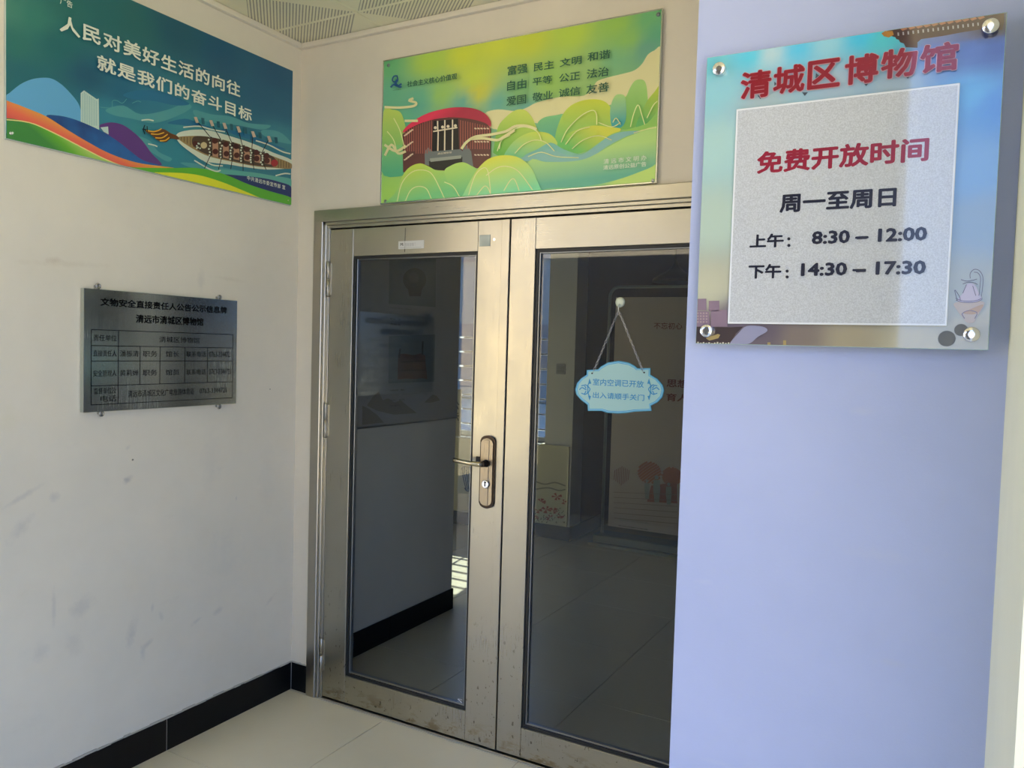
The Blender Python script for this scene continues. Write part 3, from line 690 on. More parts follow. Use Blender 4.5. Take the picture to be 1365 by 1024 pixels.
hill('h7', [(830,660),(860,620),(920,590),(990,572),(1060,578),(1120,590),(1050,640),(960,690),(880,700)], (190, 195, 70), (100, 175, 90), ((990,575),(930,690)))
hill('h8', [(40,510),(80,500),(115,510),(132,545),(145,600),(160,680),(120,760),(42,760)], (175, 195, 90), (95, 170, 100), ((90,500),(90,740)))
hill('h9', [(42,680),(110,660),(180,680),(180,780),(42,800)], (120, 180, 110), (80, 160, 120), ((90,660),(90,780)))
hill('river', [(680,710),(740,680),(800,650),(860,680),(940,700),(1020,650),(1080,610),(1150,590),(1240,560),(1305,490),(1305,600),(1200,610),(1080,660),(980,720),(900,735),(800,740),(700,735)], (135, 185, 90), (110, 170, 160), ((1150,590),(850,720)))
B.shape('river_print', [(640,735),(720,700),(800,680),(870,705),(940,706),(1000,670),(1060,625),(1130,600),(1220,598),(1150,620),(1060,665),(990,715),(930,742),(860,742),(760,730)], mat('river_ink', RGB(120, 170, 165, KR), .3))
hill('foreground', [(700,735),(780,738),(900,735),(980,715),(1080,660),(1180,612),(1305,590),(1305,860),(1100,860),(700,900),(640,900)], (165, 200, 120), (90, 165, 140), ((1000,680),(1000,810)))
hill('foreground2', [(720,900),(780,860),(950,850),(1100,820),(1240,770),(1305,745),(1305,860),(1000,880),(740,930)], (120, 185, 130), (175, 205, 110), ((1050,800),(1080,870)))
# round building
B.shape('building_wall_print', [(128,612),(160,580),(230,550),(340,535),(450,535),(510,560),(530,590),(528,760),(330,780),(130,785)], mat('facade_ink', RGB(88, 52, 50, KR), .35), 0)
B.shape('building_glass_print', [(268,552),(380,542),(385,685),(260,690)], mat('glass_ink', RGB(24, 22, 24, KR), .35), 0)
B.shape('building_base_print', [(228,690),(245,672),(265,690),(390,680),(402,690),(402,640),(440,690),(450,760),(330,775),(230,750)], mat('base_ink', RGB(100, 108, 108, KR), .35), 0)
B.shape('building_glass_print', [(248,735),(400,715),(400,775),(250,775)], mat('glass_ink2', RGB(35, 35, 34, KR), .35), 0)
B.shape('building_base_print', [(252,722),(395,708),(395,722),(256,738)], mat('canopy_ink', RGB(140, 145, 135, KR), .35), 0)
B.strokes('building_fins_print', [[(a, 600-(a-130)*.42 if a < 230 else 548), (a, 700 if 180 < a < 250 else 690)] for a in range(140, 262, 10)]+[[(a, 550+(a-400)*.22), (a, 680)] for a in range(392, 528, 11)], 4, mat('fin_ink', RGB(150, 85, 75, KR), .4), 0)
B.strokes('building_fins_print', [[(135+i*9, 620-i*7+k*55), (150+i*9, 612-i*7+k*55)] for i in range(4) for k in range(3)]+[[(455+i*14, 585+k*60), (465+i*14, 588+k*60)] for i in range(5) for k in range(3)], 6, mat('ledge_ink', RGB(200, 180, 155, KR), .4), 0)
clm = mat('column_ink', RGB(205, 195, 170, KR), .4)
B.strokes('building_columns_print', [[(291, 600), (289, 688)], [(321, 596), (320, 686)], [(356, 592), (355, 684)], [(268, 600), (378, 582)], [(288, 552), (289, 600)], [(321, 548), (321, 596)], [(356, 546), (356, 590)]], 6, clm, 0)
B.discs('building_columns_print', [(278, 583, 7), (311, 580, 7), (336, 577, 7), (369, 574, 7)], clm)
B.text('building_print', '清远博物馆', (288, 690), (352, 706), clm, 0)
rim = vgrad('roof_ink', B.P(300, 500)-BASE[pr.name], B.P(330, 560)-BASE[pr.name], [(0, RGB(205, 50, 80, KR)), (1, RGB(160, 40, 65, KR))])
B.shape('building_roof_print', [(130,606),(145,580),(190,545),(250,515),(330,495),(400,490),(460,498),(505,520),(529,552),(529,578),(500,560),(440,544),(360,536),(290,542),(220,560),(165,585)], rim)
hill('f1', [(42,930),(95,880),(130,800),(165,760),(210,745),(250,760),(280,775),(330,780),(365,800),(410,840),(430,910),(430,945),(42,945)], (180, 200, 75), (110, 185, 120), ((200,745),(220,900)))
hill('f2', [(320,790),(350,755),(400,740),(440,755),(480,790),(470,900),(380,900)], (165, 200, 100), (100, 180, 120), ((400,745),(410,880)))
hill('f3', [(400,900),(440,820),(480,760),(530,720),(600,708),(660,720),(710,760),(740,820),(750,900),(560,925),(400,935)], (200, 205, 70), (115, 200, 150), ((590,710),(600,880)))
wl = mat('contour_ink', RGB(205, 215, 150, KR), .4)
B.strokes('contour_lines', [[(105,925),(125,840),(165,790),(210,775),(260,790),(300,860),(320,905)], [(140,925),(165,870),(200,850),(240,862),(265,920)], [(430,890),(460,800),(500,765),(520,790),(530,880)], [(510,800),(560,765),(610,760),(660,785),(720,865)], [(590,870),(620,822),(640,820),(660,870)], [(460,900),(500,850),(520,860),(530,890)], [(320,830),(360,850),(390,900)],
    [(60,600),(90,640),(105,700)], [(90,540),(120,600),(140,680)], [(560,690),(580,640),(620,600),(680,580),(740,600),(760,640)], [(640,700),(680,660),(730,640),(780,650),(820,690)], [(850,650),(880,590),(940,530),(990,505),(1010,520),(1012,570)], [(870,660),(920,600),(980,580)], [(900,680),(950,640),(1020,620),(1080,640)], [(1020,560),(1080,580),(1120,560)], [(1165,580),(1180,520),(1200,480),(1215,520),(1230,570)], [(1085,560),(1100,540),(1120,570)], [(1240,540),(1270,480),(1295,460)], [(1180,608),(1240,590),(1302,580)], [(570,680),(580,640),(620,618)], [(700,715),(760,695),(830,715),(930,720)]], 4, wl)
B.strokes('ribbon_print', [[(48,490),(120,492),(180,485),(192,470),(160,460),(180,450)], [(50,710),(80,660),(110,700),(145,690)], [(48,660),(100,690),(145,665)], [(140,552),(200,552)]], 11, cream)
B.strokes('ribbon_print', [[(398,680),(420,650),(460,625),(530,615),(600,600),(640,578),(690,575),(740,590)], [(440,635),(500,632),(560,640),(590,625),(640,595)]], 12, cream)
gi = mat('dark_green_ink', RGB(25, 80, 60, KR), .4)
for t_, tl, br in (('富强', (608,290),(697,348)), ('民主', (727,276),(818,330)), ('文明', (846,256),(944,310)), ('和谐', (972,228),(1074,285)), ('自由', (607,360),(694,418)), ('平等', (723,345),(811,395)), ('公正', (844,328),(937,380)), ('法治', (969,306),(1068,364)), ('爱国', (605,432),(693,487)), ('敬业', (723,415),(815,468)), ('诚信', (843,396),(940,448)), ('友善', (968,377),(1069,434))):
    B.text('lettering', t_, tl, br, gi, .013)
B.text('lettering', '社会主义核心价值观', (155, 375), (381, 365), gi, .02, raw=True)
bi = mat('logo_blue_ink', RGB(20, 75, 120, KR), .4)
B.strokes('logo_print', [[(112,350),(95,352),(88,370),(100,378),(108,366)], [(110,352),(112,372),(96,388),(82,400)]], 6, bi)
B.strokes('logo_print', [[(80,402),(95,390),(112,396),(130,386)], [(100,380),(118,400),(130,398)]], 8, bi)
B.text('logo_print', '文明清远', (90, 408), (128, 418), m_black, 0)
wi = mat('white_ink', RGB(205, 220, 195, KR), .4)
B.text('lettering', '清 远 市 文 明 办', (1047, 728), (1241, 733), wi, .006, raw=True)
B.text('lettering', '清远原创公益广告', (1045, 757), (1240, 761), wi, .008, raw=True)
for a, b in ((62, 297), (1289, 66), (1265, 822), (48, 917)):
    p = B.P(a, b); p.y = -.012
    MB().lathe(p, (0, -1, 0), [(.0075, 0), (.0075, .003), (.004, .0055)], 14).build('screw', m_bead, pr)

# ------------------------------------------------------------ steel information plaque on the left wall
pq = thing('information_plaque', (0, -.676, 1.337), 'brushed steel plaque with black engraved table on the left wall', 'plaque')
xa = .022
LIM = (at(112, 384.4, 0, xa).y, at(316.6, 401, 0, xa).y, at(316.2, 538.1, 0, xa).z, at(316.6, 401, 0, xa).z)
MB().box((.002, LIM[0], LIM[2]), (xa, LIM[1], LIM[3]), .0012).build('plate', m_steel_plate, pq)
B = Board(0, xa, 1, pq, (90, 360, 5.12), lim=LIM, step=.0002)
def PY(a, b): return B.P(a, b)
eng = mat('engraved_black', (.003, .003, .003, 1), .9, spec=.05)
B.text('lettering', '文物安全直接责任人公告公示信息牌', (225, 188), (1088, 300), eng, .03)
B.text('lettering', '清远市清城区博物馆', (467, 302), (927, 382), eng, .028)
B.lim = None
xs = [PY(a, 600).y for a in (162, 347, 495, 631, 801, 955, 1128)]
zs = [PY(400, b).z for b in (414, 520, 622, 785, 912)]
ln = MB(); e = .0022
def hl(z, i, j): ln.box((xa, xs[i], z-e/2), (xa+.0004, xs[j], z+e/2))
def vl(x, a, b): ln.box((xa, x-e/2, zs[a]), (xa+.0004, x+e/2, zs[b]))
zs = [PY(347, b).z for b in (413, 519, 621, 786, 912)]
for z in zs: hl(z, 0, 6)
for x in (xs[0], xs[1], xs[6]): vl(x, 4, 0)
for x in xs[2:6]: vl(x, 3, 1)
ln.build('engraved_lines', eng, pq)
def cell(t_, i, j, a, b, fh=.5, fw_=.8):
    y0, y1 = xs[i], xs[j]; z1, z0 = zs[a], zs[b]; cy, cz = (y0+y1)/2, (z0+z1)/2
    hh = .022; ww = min((y1-y0)*.86, .030*sum(.5 if c < 'z' else 1 for c in t_))
    place_text('engraved_lettering', t_, 0, xa+.0004, 1, Vector((0, cy-ww/2, cz+hh/2)), Vector((0, cy+ww/2, cz-hh/2)), eng, pq, .0)
cell('责任单位', 0, 1, 0, 1); cell('清城区博物馆', 1, 6, 0, 1)
for r, row_ in ((1, ('直接责任人', '潘振清', '职务', '馆长', '联系电话', '0763-3344721')), (2, ('安全管理人', '黄莉婵', '职务', '馆员', '联系电话', '0763-3344721'))):
    for k, t_ in enumerate(row_): cell(t_, k, k+1, r, r+1, .42)
place_text('engraved_lettering', '监督单位及', 0, xa+.0004, 1, Vector((0, xs[0]+.010, zs[3]-.007)), Vector((0, xs[1]-.008, zs[3]-.029)), eng, pq, .0)
zc_ = (zs[3]+zs[4])/2
place_text('engraved_lettering', '清远市清城区文化广电旅游体育局', 0, xa+.0004, 1, Vector((0, PY(414, 850).y, zc_+.013)), Vector((0, PY(862, 850).y, zc_-.013)), eng, pq, .0)
place_text('engraved_lettering', '0763-3344721', 0, xa+.0004, 1, Vector((0, PY(902, 850).y, zc_+.010)), Vector((0, PY(1085, 850).y, zc_-.010)), eng, pq, .0)
o_ = place_text('engraved_lettering', '电话', 0, xa+.0004, 1, Vector((0, xs[0]+.035, zs[3]-.035)), Vector((0, xs[0]+.095, zs[3]-.057)), eng, pq, .0)
for a, b, s_ in ((212, 110, 1), (1041, 186, 1), (235, 982, -1), (1039, 933, -1)):
    p = PY(a, b); p.x = 0
    mbb = MB().cyl((.0, p.y, p.z), (.016, p.y, p.z), .0035, 12)
    mbb.tube([(.019, p.y+.0075*math.cos(k*math.pi/8), p.z+.0075*math.sin(k*math.pi/8)) for k in range(16)], .0032, 8, True)
    mbb.lathe((.014, p.y, p.z), (1, 0, 0), [(.005, 0), (.005, .006), (.003, .008)], 12)
    mbb.box((.002, p.y-.005, min(p.z, p.z-s_*.02)), (.0205, p.y+.005, max(p.z, p.z-s_*.02)))
    mbb.build('mirror_clip', mat('clip_steel', (.45, .45, .43, 1), .25, 1), pq)

# ------------------------------------------------------------ museum opening-hours sign on the right pier
YS = -1.3157
sg = thing('opening_hours_sign', (2.43, -1.29, 1.62), 'acrylic museum sign with opening hours on the pale right pier', 'sign')
LIM = (2.2150, 2.6535, 1.6225, 2.1130)
m_acr = mat('acrylic_edge', (.38, .52, .50, 1), .08, coat=1)
MB().box((LIM[0], YS+.0085, LIM[2]), (LIM[1], YS, LIM[3]), .0008).build('acrylic_panel', m_acr, sg)
B = Board(1, YS, -1, sg, (920, 0, 3.0674), lim=(LIM[0]+.001, LIM[1]-.001, LIM[2]+.001, LIM[3]-.001), step=.00012)
KS = .98
B.blend('panel_print', [(80, 260, (110, 195, 205)), (250, 230, (90, 200, 225)), (330, 220, (185, 210, 215)), (440, 200, (90, 195, 230)), (560, 180, (150, 205, 220)), (700, 150, (70, 190, 225)), (790, 160, (85, 195, 205)), (120, 350, (145, 200, 210)), (90, 600, (170, 205, 200)),
    (100, 900, (180, 200, 185)), (80, 1180, (190, 190, 165)), (300, 400, (165, 185, 190)), (600, 330, (165, 185, 200)), (850, 330, (160, 180, 195)), (1000, 200, (95, 115, 185)), (1150, 200, (75, 95, 155)), (1260, 200, (60, 70, 130)), (1150, 380, (95, 170, 225)), (1260, 420, (80, 140, 215)),
    (1160, 700, (120, 165, 215)), (1220, 900, (140, 165, 190)), (1150, 1200, (170, 175, 165)), (1200, 1350, (180, 175, 150)), (900, 1400, (180, 175, 150)), (650, 1385, (165, 155, 130)), (450, 1380, (130, 118, 110)), (300, 1360, (105, 95, 105)), (100, 1380, (95, 80, 85)),
    (200, 1300, (115, 105, 120)), (1235, 130, (55, 50, 75))], rough=.05, coat=1, k=KS, nx=44, ny=44)
def ink(n, c, k=KS, r=.05): return mat(n, RGB(*c, k), r, coat=1)
# eaves
rf = ink('roof_dark', (75, 55, 55)); B.z = (1150, 0, 6.023)
B.shape('eaves_print', [(205,232),(500,190),(800,140),(1000,115),(1135,95),(1135,180),(1120,240),(960,235),(800,260),(640,290),(470,315),(440,340),(440,385),(345,380),(330,350),(300,340),(290,320),(270,315),(262,300),(160,270),(175,255)], rf, 0)
B.shapes('eaves_print', [[(300+i*62, 232-i*9), (350+i*62, 215-i*9), (362+i*62, 232-i*9), (320+i*62, 248-i*9)] for i in range(11)], ink('roof_tile_orange', (165, 115, 90)))
B.shapes('eaves_print', [[(150,268),(180,250),(240,250),(250,280),(210,302),(170,292)]], ink('eave_gold', (170, 120, 60)))
B.strokes('eaves_print', [[(285+i*40, 262-i*5), (287+i*40, 288-i*5)] for i in range(17)], 12, ink('rafter_pale', (165, 160, 165)), 0)
B.strokes('eaves_print', [[(210, 232), (500, 190), (800, 142), (1000, 117)]], 10, ink('roof_pink', (160, 110, 110)), 0)
# skyline bottom left
B.z = (920, 380, 6.205)
B.shapes('skyline_print', [[(60,115),(135,113),(135,210),(60,210)], [(155,132),(242,130),(242,215),(155,215)], [(55,215),(155,220),(165,340),(50,345)], [(172,210),(305,205),(310,345),(172,345)]], ink('skyline_mauve', (140, 120, 135)))
B.shapes('skyline_print', [[(50,345),(330,350),(440,345),(380,400),(330,490),(48,488)]], ink('skyline_dark', (70, 60, 62)))
B.shapes('skyline_print', [[(58+i*24, 228+j*24), (72+i*24, 228+j*24), (72+i*24, 240+j*24), (58+i*24, 240+j*24)] for i in range(4) for j in range(4)], ink('window_pale', (170, 150, 150)))
B.shapes('skyline_print', [[(130,440),(230,405),(250,412),(235,440),(160,460)], [(640,475),(665,475),(665,498),(640,498)], [(770,458),(795,458),(795,500),(770,500)]], ink('skyline_gold', (170, 150, 100)))
B.shapes('skyline_print', [[(60+i*23, 470+(i*7) % 12), (74+i*23, 470+(i*7) % 12), (72+i*23, 486), (60+i*23, 486)] for i in range(19)], ink('light_spots', (200, 195, 175)))
B.shape('skyline_print', [(330,490),(400,400),(470,340),(600,345),(640,380),(560,430),(500,480),(420,498)], ink('river_lilac', (150, 150, 175)))
# ewer
B.z = (1140, 340, 6.067)
wp = ink('ewer_clay', (185, 165, 140)); 
B.shape('ewer_print', [(808,385),(1030,375),(1025,440),(980,500),(960,545),(900,545),(865,500),(825,450)], wp)
B.shape('ewer_print', [(830,370),(870,310),(900,240),(960,235),(1000,310),(1020,365),(930,385)], ink('ewer_pale', (190, 175, 185)))
B.shape('ewer_print', [(870,470),(930,440),(1030,400),(1015,445),(960,480)], ink('ewer_ochre', (180, 140, 75)))
B.strokes('ewer_print', [[(815,365),(860,382),(930,386),(990,378),(1030,355)], [(812,350),(860,370),(930,374),(990,366),(1028,345)], [(855,200),(900,212),(950,205),(985,195)], [(870,235),(910,222),(960,225),(990,240)], [(862,480),(885,460),(930,450),(985,468),(965,515)], [(862,480),(885,515)], [(1020,340),(1032,240),(1030,170),(1000,125),(960,118),(930,150),(930,190)], [(1000,330),(1010,240),(1012,180),(990,145),(960,140)], [(825,370),(812,320),(805,285),(820,300),(845,340),(850,370)], [(900,240),(870,310)], [(950,250),(975,330)]], 5, ink('ewer_line', (75, 60, 70)))
# standing lettering
B.z = (920, 0, 3.0674)
pk = ink('pink_outline', (225, 180, 190), 1.1); rd = mat('dark_red_letter', RGB(140, 10, 32, 1.0), .3, coat=.6)
chars = [('清', (210,283),(331,412)), ('城', (344,262),(468,392)), ('区', (484,238),(612,372)), ('博', (636,217),(768,354)), ('物', (784,192),(926,330)), ('馆', (943,170),(1094,308))]
dk = ink('ghost_stone', (75, 85, 95))
B.shapes('faint_mark', [[(a+18, b-6), (a+30, b+9), (a+42, b-6)] for a, b in ((258,398),(440,385),(690,345),(860,315))]+[[(345,335),(356,345),(345,352)], [(515,300),(540,320),(512,335)], [(793,260),(800,276),(786,276)]], dk)
for t_, tl, br in chars: B.text('heading_outline', t_, (tl[0]-3, tl[1]-3), (br[0]+3, br[1]+3), pk, .050)
for t_, tl, br in chars: B.text('heading_lettering', t_, tl, br, rd, .029)
# white insert panel
YI = YS-.0062
I = Board(1, YI, -1, sg, (920, 0, 3.0674), step=.00012)
pw = [at(u, v, 1, YI) for u, v in ((981, 147.4), (1280.3, 108.3), (1262, 433.6), (970.3, 432.4))]
wx0, wx1 = (pw[0].x+pw[3].x)/2, (pw[1].x+pw[2].x)/2; wz0, wz1 = (pw[2].z+pw[3].z)/2, (pw[0].z+pw[1].z)/2
MB().box((wx0, YI, wz0), (wx1, YI+.0045, wz1), .0007).build('insert_panel', mat('insert_edge', (.80, .82, .84, 1), .06, coat=1), sg)
m_ins = mat('insert_print', (.66, .67, .66, 1), .05, coat=1)
ns = noise(m_ins, coord(m_ins), 520, 2, .6)
lk(m_ins, ramp(m_ins, ns, [(.35, (.48, .50, .52)), (.65, (.62, .645, .67))]), bsdf(m_ins).inputs['Base Color'])
MB().box((wx0+.003, YI-.0002, wz0+.003), (wx1-.003, YI, wz1-.003)).build('insert_face', m_ins, sg)
I.k = 3
I.root = bpy.data.objects['insert_panel']
r2 = mat('crimson_letter', RGB(140, 15, 45, .9), .3, coat=.6); b2 = mat('navy_letter', RGB(18, 20, 42, 1), .3, coat=.6)
I.text('lettering', '免费开放时间', (275, 563), (974, 718), r2, .034)
I.z = (920, 240, 3.0674)
I.text('lettering', '周一至周日', (368, 33), (842, 138), b2, .034)
I.text('lettering', '上午', (245, 218), (382, 280), b2, .034); I.text('lettering', '下午', (240, 343), (372, 405), b2, .034)
I.discs('lettering', [(404, 241, 6.5), (404, 268, 6.5), (397, 373, 6.5), (397, 397, 6.5)], b2)
I.text('lettering', '8:30 – 12:00', (499, 192), (968, 266), b2, .036); I.text('lettering', '14:30 – 17:30', (455, 330), (963, 396), b2, .036)
I.strokes('dark_dash', [[(682, 239), (722, 237)], [(678, 373), (718, 372)]], 9, b2, 0)
# standoffs, grey adhesive pads
for u, v in ((958.5, 91.5), (1320.5, 34.5), (941.5, 441), (1295, 446)):
    p = at(u, v, 1, YS-.010); r = .0112
    sb_ = MB().cyl((p.x, -1.29, p.z), (p.x, YS+.009, p.z), .008, 16).build('standoff_barrel', m_chrome, sg)
    MB().lathe((p.x, YS, p.z), (0, -1, 0), [(r*.96, 0), (r, .0015), (r, .0105), (r*.9, .0125), (r*.35, .0128)], 28).build('standoff_cap', m_chrome, sb_)
m_pad = mat('grey_pad', (.16, .17, .18, 1), .6)
for u, v, r in ((1262, 451.5, .0118), (1281, 440, .009)):
    p = at(u, v, 1, YS); MB().cyl((p.x, YS, p.z), (p.x, YS-.0012, p.z), r, 24).build('adhesive_pad', m_pad, sg)

# ------------------------------------------------------------ inside the museum
yw = 3.326
struct('wall_window', MB().box((-3.2, yw, 0), (-2.3, yw+.22, H)).box((-2.3, yw, 0), (-.378, yw+.22, .80)).box((-2.3, yw, 2.50), (-.378, yw+.22, H)).box((-.378, yw, 0), (-.125, yw+.22, H)), m_int)
struct('wall_inner_side', MB().box((-.36, yw+.22, 0), (-.125, 7.2, H)), m_int_dim)
struct('wall_inner_far', MB().box((-.36, 7.2, 0), (3.3, 7.4, H)), m_int_dim)
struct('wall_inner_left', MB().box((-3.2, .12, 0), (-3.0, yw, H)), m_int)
struct('wall_inner_right', MB().box((3.1, .12, 0), (3.3, 7.2, H)), m_int_dim)
skirt('baseboard_window', [((-1.3-.6*k, yw-.010, 0), (-.702-.6*k, yw, .118)) for k in range(2)]+[((-.70, yw-.010, 0), (-.125, yw, .118))])
skirt('baseboard_side', [((-.125, yw-.010, 0), (-.115, yw+.6, .118)), ((-.125, yw+.603, 0), (-.115, yw+1.2, .118))])
win = bpy.data.objects.new('window_1', None); col.objects.link(win); win['kind'] = 'structure'; BASE['window_1'] = Vector((0, 0, 0))
m_alu = mat('white_window_frame', (.55, .58, .60, 1), .4)
wf = MB()
for a, b in (((-2.3, yw+.1, .80), (-2.26, yw+.14, 2.5)), ((-.400, yw+.1, .80), (-.378, yw+.14, 2.5)), ((-2.3, yw+.1, .80), (-.378, yw+.14, .84)), ((-2.3, yw+.1, 2.46), (-.378, yw+.14, 2.5)), ((-1.40, yw+.1, .84), (-1.36, yw+.14, 2.46))): wf.box(a, b, .003)
wf.build('window_frame', m_alu, win)
MB().box((-2.26, yw+.117, .84), (-1.40, yw+.121, 2.46)).build('window_pane', m_glass_win, win)
MB().box((-1.36, yw+.117, .84), (-.400, yw+.121, 2.46)).build('window_pane', m_glass_win, win)
MB().box((-2.32, yw-.03, .785), (-.41, yw+.1, .80), .003).build('window_sill', m_alu, win)
gt = thing('window_grille', (-1.36, yw+.20, .8), 'silver metal bar grille across the lower half of the inner window', 'grille')
zb_ = [1.69-.132*k for k in range(7)]
for z in zb_: MB().box((-2.299, yw+.18, z-.009), (-.380, yw+.20, z+.009), .003).build('crossbar', m_chrome, gt)
for x in (-2.1, -1.65, -1.19, -.74): MB().box((x-.009, yw+.20, .801), (x+.009, yw+.215, 1.70), .003).build('upright', m_chrome, gt)
# flower panel under the window
fp = thing('flower_panel', (-.74, yw, .12), 'gold framed panel painted with red flowers beneath the inner window', 'painting')
MB().box((-1.30, yw-.020, .125), (-.140, yw-.0005, .795), .002).build('panel_board', mat('panel_gold_paint', (.66, .60, .38, 1), .5), fp)
mr = mat('gilt_rim', (.60, .56, .38, 1), .35, .6)
MB().box((-1.30, yw-.024, .787), (-.140, yw-.018, .797)).box((-.148, yw-.024, .125), (-.140, yw-.018, .79)).box((-1.30, yw-.024, .122), (-.140, yw-.018, .129)).build('panel_rim', mr, fp)
B = Board(1, yw-.020, -1, fp, (590, 580, 4.267), step=.0008)
random.seed(5)
pet = []; lf_ = []
for cx0, cy0, r0 in ((560, 380, 28), (650, 350, 30), (590, 425, 30), (630, 430, 26), (545, 430, 22), (690, 380, 20), (670, 460, 22), (610, 470, 24), (530, 470, 18)):
    for k in range(7):
        a = random.uniform(0, 6.28); pet.append([(cx0, cy0), (cx0+r0*math.cos(a), cy0+r0*.7*math.sin(a)), (cx0+r0*math.cos(a+.5), cy0+r0*.7*math.sin(a+.5))])
for k in range(46):
    x = random.uniform(515, 700); y_ = random.uniform(415, 495); a = random.uniform(0, 3.1); lf_.append([(x, y_), (x+14*math.cos(a), y_+14*math.sin(a)), (x+6*math.cos(a+1), y_+6*math.sin(a+1))])
B.shapes('leaf_print', lf_, mat('leaf_ink', (.08, .09, .05, 1), .6))
B.shapes('flower_print', pet, mat('flower_ink', (.38, .08, .05, 1), .6))
B.strokes('mist_print', [[(520,260),(580,280),(640,270),(700,290)], [(520,310),(600,300),(660,315),(700,310)]], 8, mat('mist_ink', (.28, .26, .18, 1), .6))
B.strokes('leaf_print', [[(112+k*11, 185-k*2), (118+k*11, 240), (135+k*8, 312)] for k in range(6)]+[[(108,195),(120,180),(165,180)], [(125,300),(140,318),(165,315)]], 5, mat('ink_black', (.03, .03, .03, 1), .6))
# light switch
ls = thing('light_switch', (-.247, yw, 1.44), 'square white light switch on the pillar beside the inner window', 'switch')
swp = MB().box((-.290, yw-.010, 1.397), (-.204, yw, 1.483), .003).build('switch_plate', mat('switch_plastic', (.45, .44, .40, 1), .4), ls)
MB().box((-.278, yw-.013, 1.41), (-.216, yw-.0095, 1.435), .001).box((-.278, yw-.013, 1.438), (-.216, yw-.0095, 1.47), .001).build('rocker', mat('rocker_plastic', (.35, .34, .30, 1), .4), swp)
# notice board
nb = thing('notice_board', (-1.25, yw-.03, .80), 'narrow tan notice card with black characters at the inner window', 'notice')
crd = MB().box((-1.34, yw-.045, .801), (-1.205, yw-.030, 1.22), .002).build('card', mat('tan_card', (.50, .45, .34, 1), .6), nb)
place_text('lettering', '公', 1, yw-.0455, -1, Vector((-1.30, 0, 1.12)), Vector((-1.22, 0, 1.04)), m_black, crd, .02)
place_text('lettering', '示', 1, yw-.0455, -1, Vector((-1.30, 0, 1.01)), Vector((-1.22, 0, .93)), m_black, crd, .02)
# exhibit poster on the inner left wall
ep = thing('relic_poster', (0, .9, 1.18), 'tall relic poster with misty mountains on the wall behind the left glass pane', 'poster')
MB().box((0, .425, 1.178), (.010, 1.342, 2.50), .001).build('poster_board', mat('relic_paper', (.30, .32, .33, 1), .4), ep)
rm_ = MB().box((0, .418, 1.172), (.013, .428, 2.505), .001).box((0, .418, 1.172), (.013, 1.343, 1.181), .001); rm_.build('poster_rim', m_bead, ep)
B = Board(0, .0102, 1, ep, (440, 310, 3.5318), step=.0005)
gy = mat('relic_photo_ground', (.13, .17, .19, 1), .4)
B.shape('photo_print', [(278,130),(498,125),(496,352),(276,336)], gy, 0)
B.shape('photo_print', [(276,488),(494,480),(490,702),(274,710)], gy, 0)
dkk = mat('relic_dark', (.02, .022, .02, 1), .5)
B.discs('vessel_print', [(397, 222, 55)], dkk, 24)
B.shape('vessel_print', [(365,265),(432,265),(425,300),(372,300)], dkk, 0)
B.discs('vessel_print', [(392, 212, 24)], mat('relic_mid', (.07, .075, .07, 1), .5), 16)
B.shape('vessel_print', [(318,575),(345,570),(390,578),(430,568),(445,580),(455,690),(430,686),(400,690),(350,688),(316,692)], mat('relic_red', (.13, .055, .04, 1), .5), 0)
B.strokes('vessel_print', [[(328, 545), (322, 590)], [(434, 512), (432, 575)]], 8, dkk)
B.strokes('vessel_print', [[(330, 610), (445, 605)], [(330, 650), (448, 648)]], 6, mat('relic_band', (.07, .03, .02, 1), .5), 0)
mtn = mat('mountain_ink', (.16, .15, .13, 1), .6)
B.shapes('mountain_print', [[(170,815),(200,770),(225,750),(245,790),(270,780),(300,800),(330,790),(360,815),(405,850),(300,858),(220,840)], [(440,800),(480,762),(500,770),(515,790),(470,802)], [(148,815),(180,830),(220,860),(250,895),(148,905)]], mtn)
for k, (a, b, w_) in enumerate(((278, 352, 100), (278, 378, 120), (278, 402, 48), (278, 427, 48), (274, 736, 72), (274, 755, 145), (274, 782, 70), (274, 808, 50))):
    B.text('lettering', ['文物名称：铜镜', '出土地点：清城区出土', '年代：汉', '馆藏品', '文物名称：陶灶', '出土地点：清城区某汉墓出土', '年代：东汉', '馆藏品'][k], (a, b), (a+w_, b+12), dkk, .01)

# free-standing banner frame
yb = 3.45
bn = thing('banner_stand', (.45, yb, 0), 'grey metal stand holding a pale banner with red printed hearts', 'banner')
m_bf = mat('banner_frame_paint', (.20, .24, .22, 1), .35, .3)
MB().box((.05, yb-.14, 0), (1.15, yb+.14, .022), .004).box((.075, yb-.10, .022), (1.13, yb+.10, .085), .008).build('stand_base', m_bf, bn)
arc = [(.12, yb, .085), (.12, yb, 2.05)]+[(.12+.08-.08*math.cos(a), yb, 2.05+.08*math.sin(a)) for a in [math.pi/2*k/6 for k in range(1, 7)]]
arc += [(1.0, yb, 2.13)]+[(1.0+.08*math.sin(a), yb, 2.05+.08*math.cos(a)) for a in [math.pi/2*k/6 for k in range(1, 7)]]+[(1.08, yb, .085)]
MB().tube(arc, .013, 10).build('frame_tube', m_bf, bn)
m_bc = mat('banner_cloth', (.62, .52, .43, 1), .6)
m_bc.node_tree.nodes['Principled BSDF'].inputs['Roughness'].default_value = .5
bsh = MB().box((.175, yb-.008, .15), (1.03, yb+.002, 2.045), .001).build('banner_sheet', m_bc, bn)
B = Board(1, yb-.0085, -1, bsh, (780, 540, 4.655), step=.0008)
hs1 = []
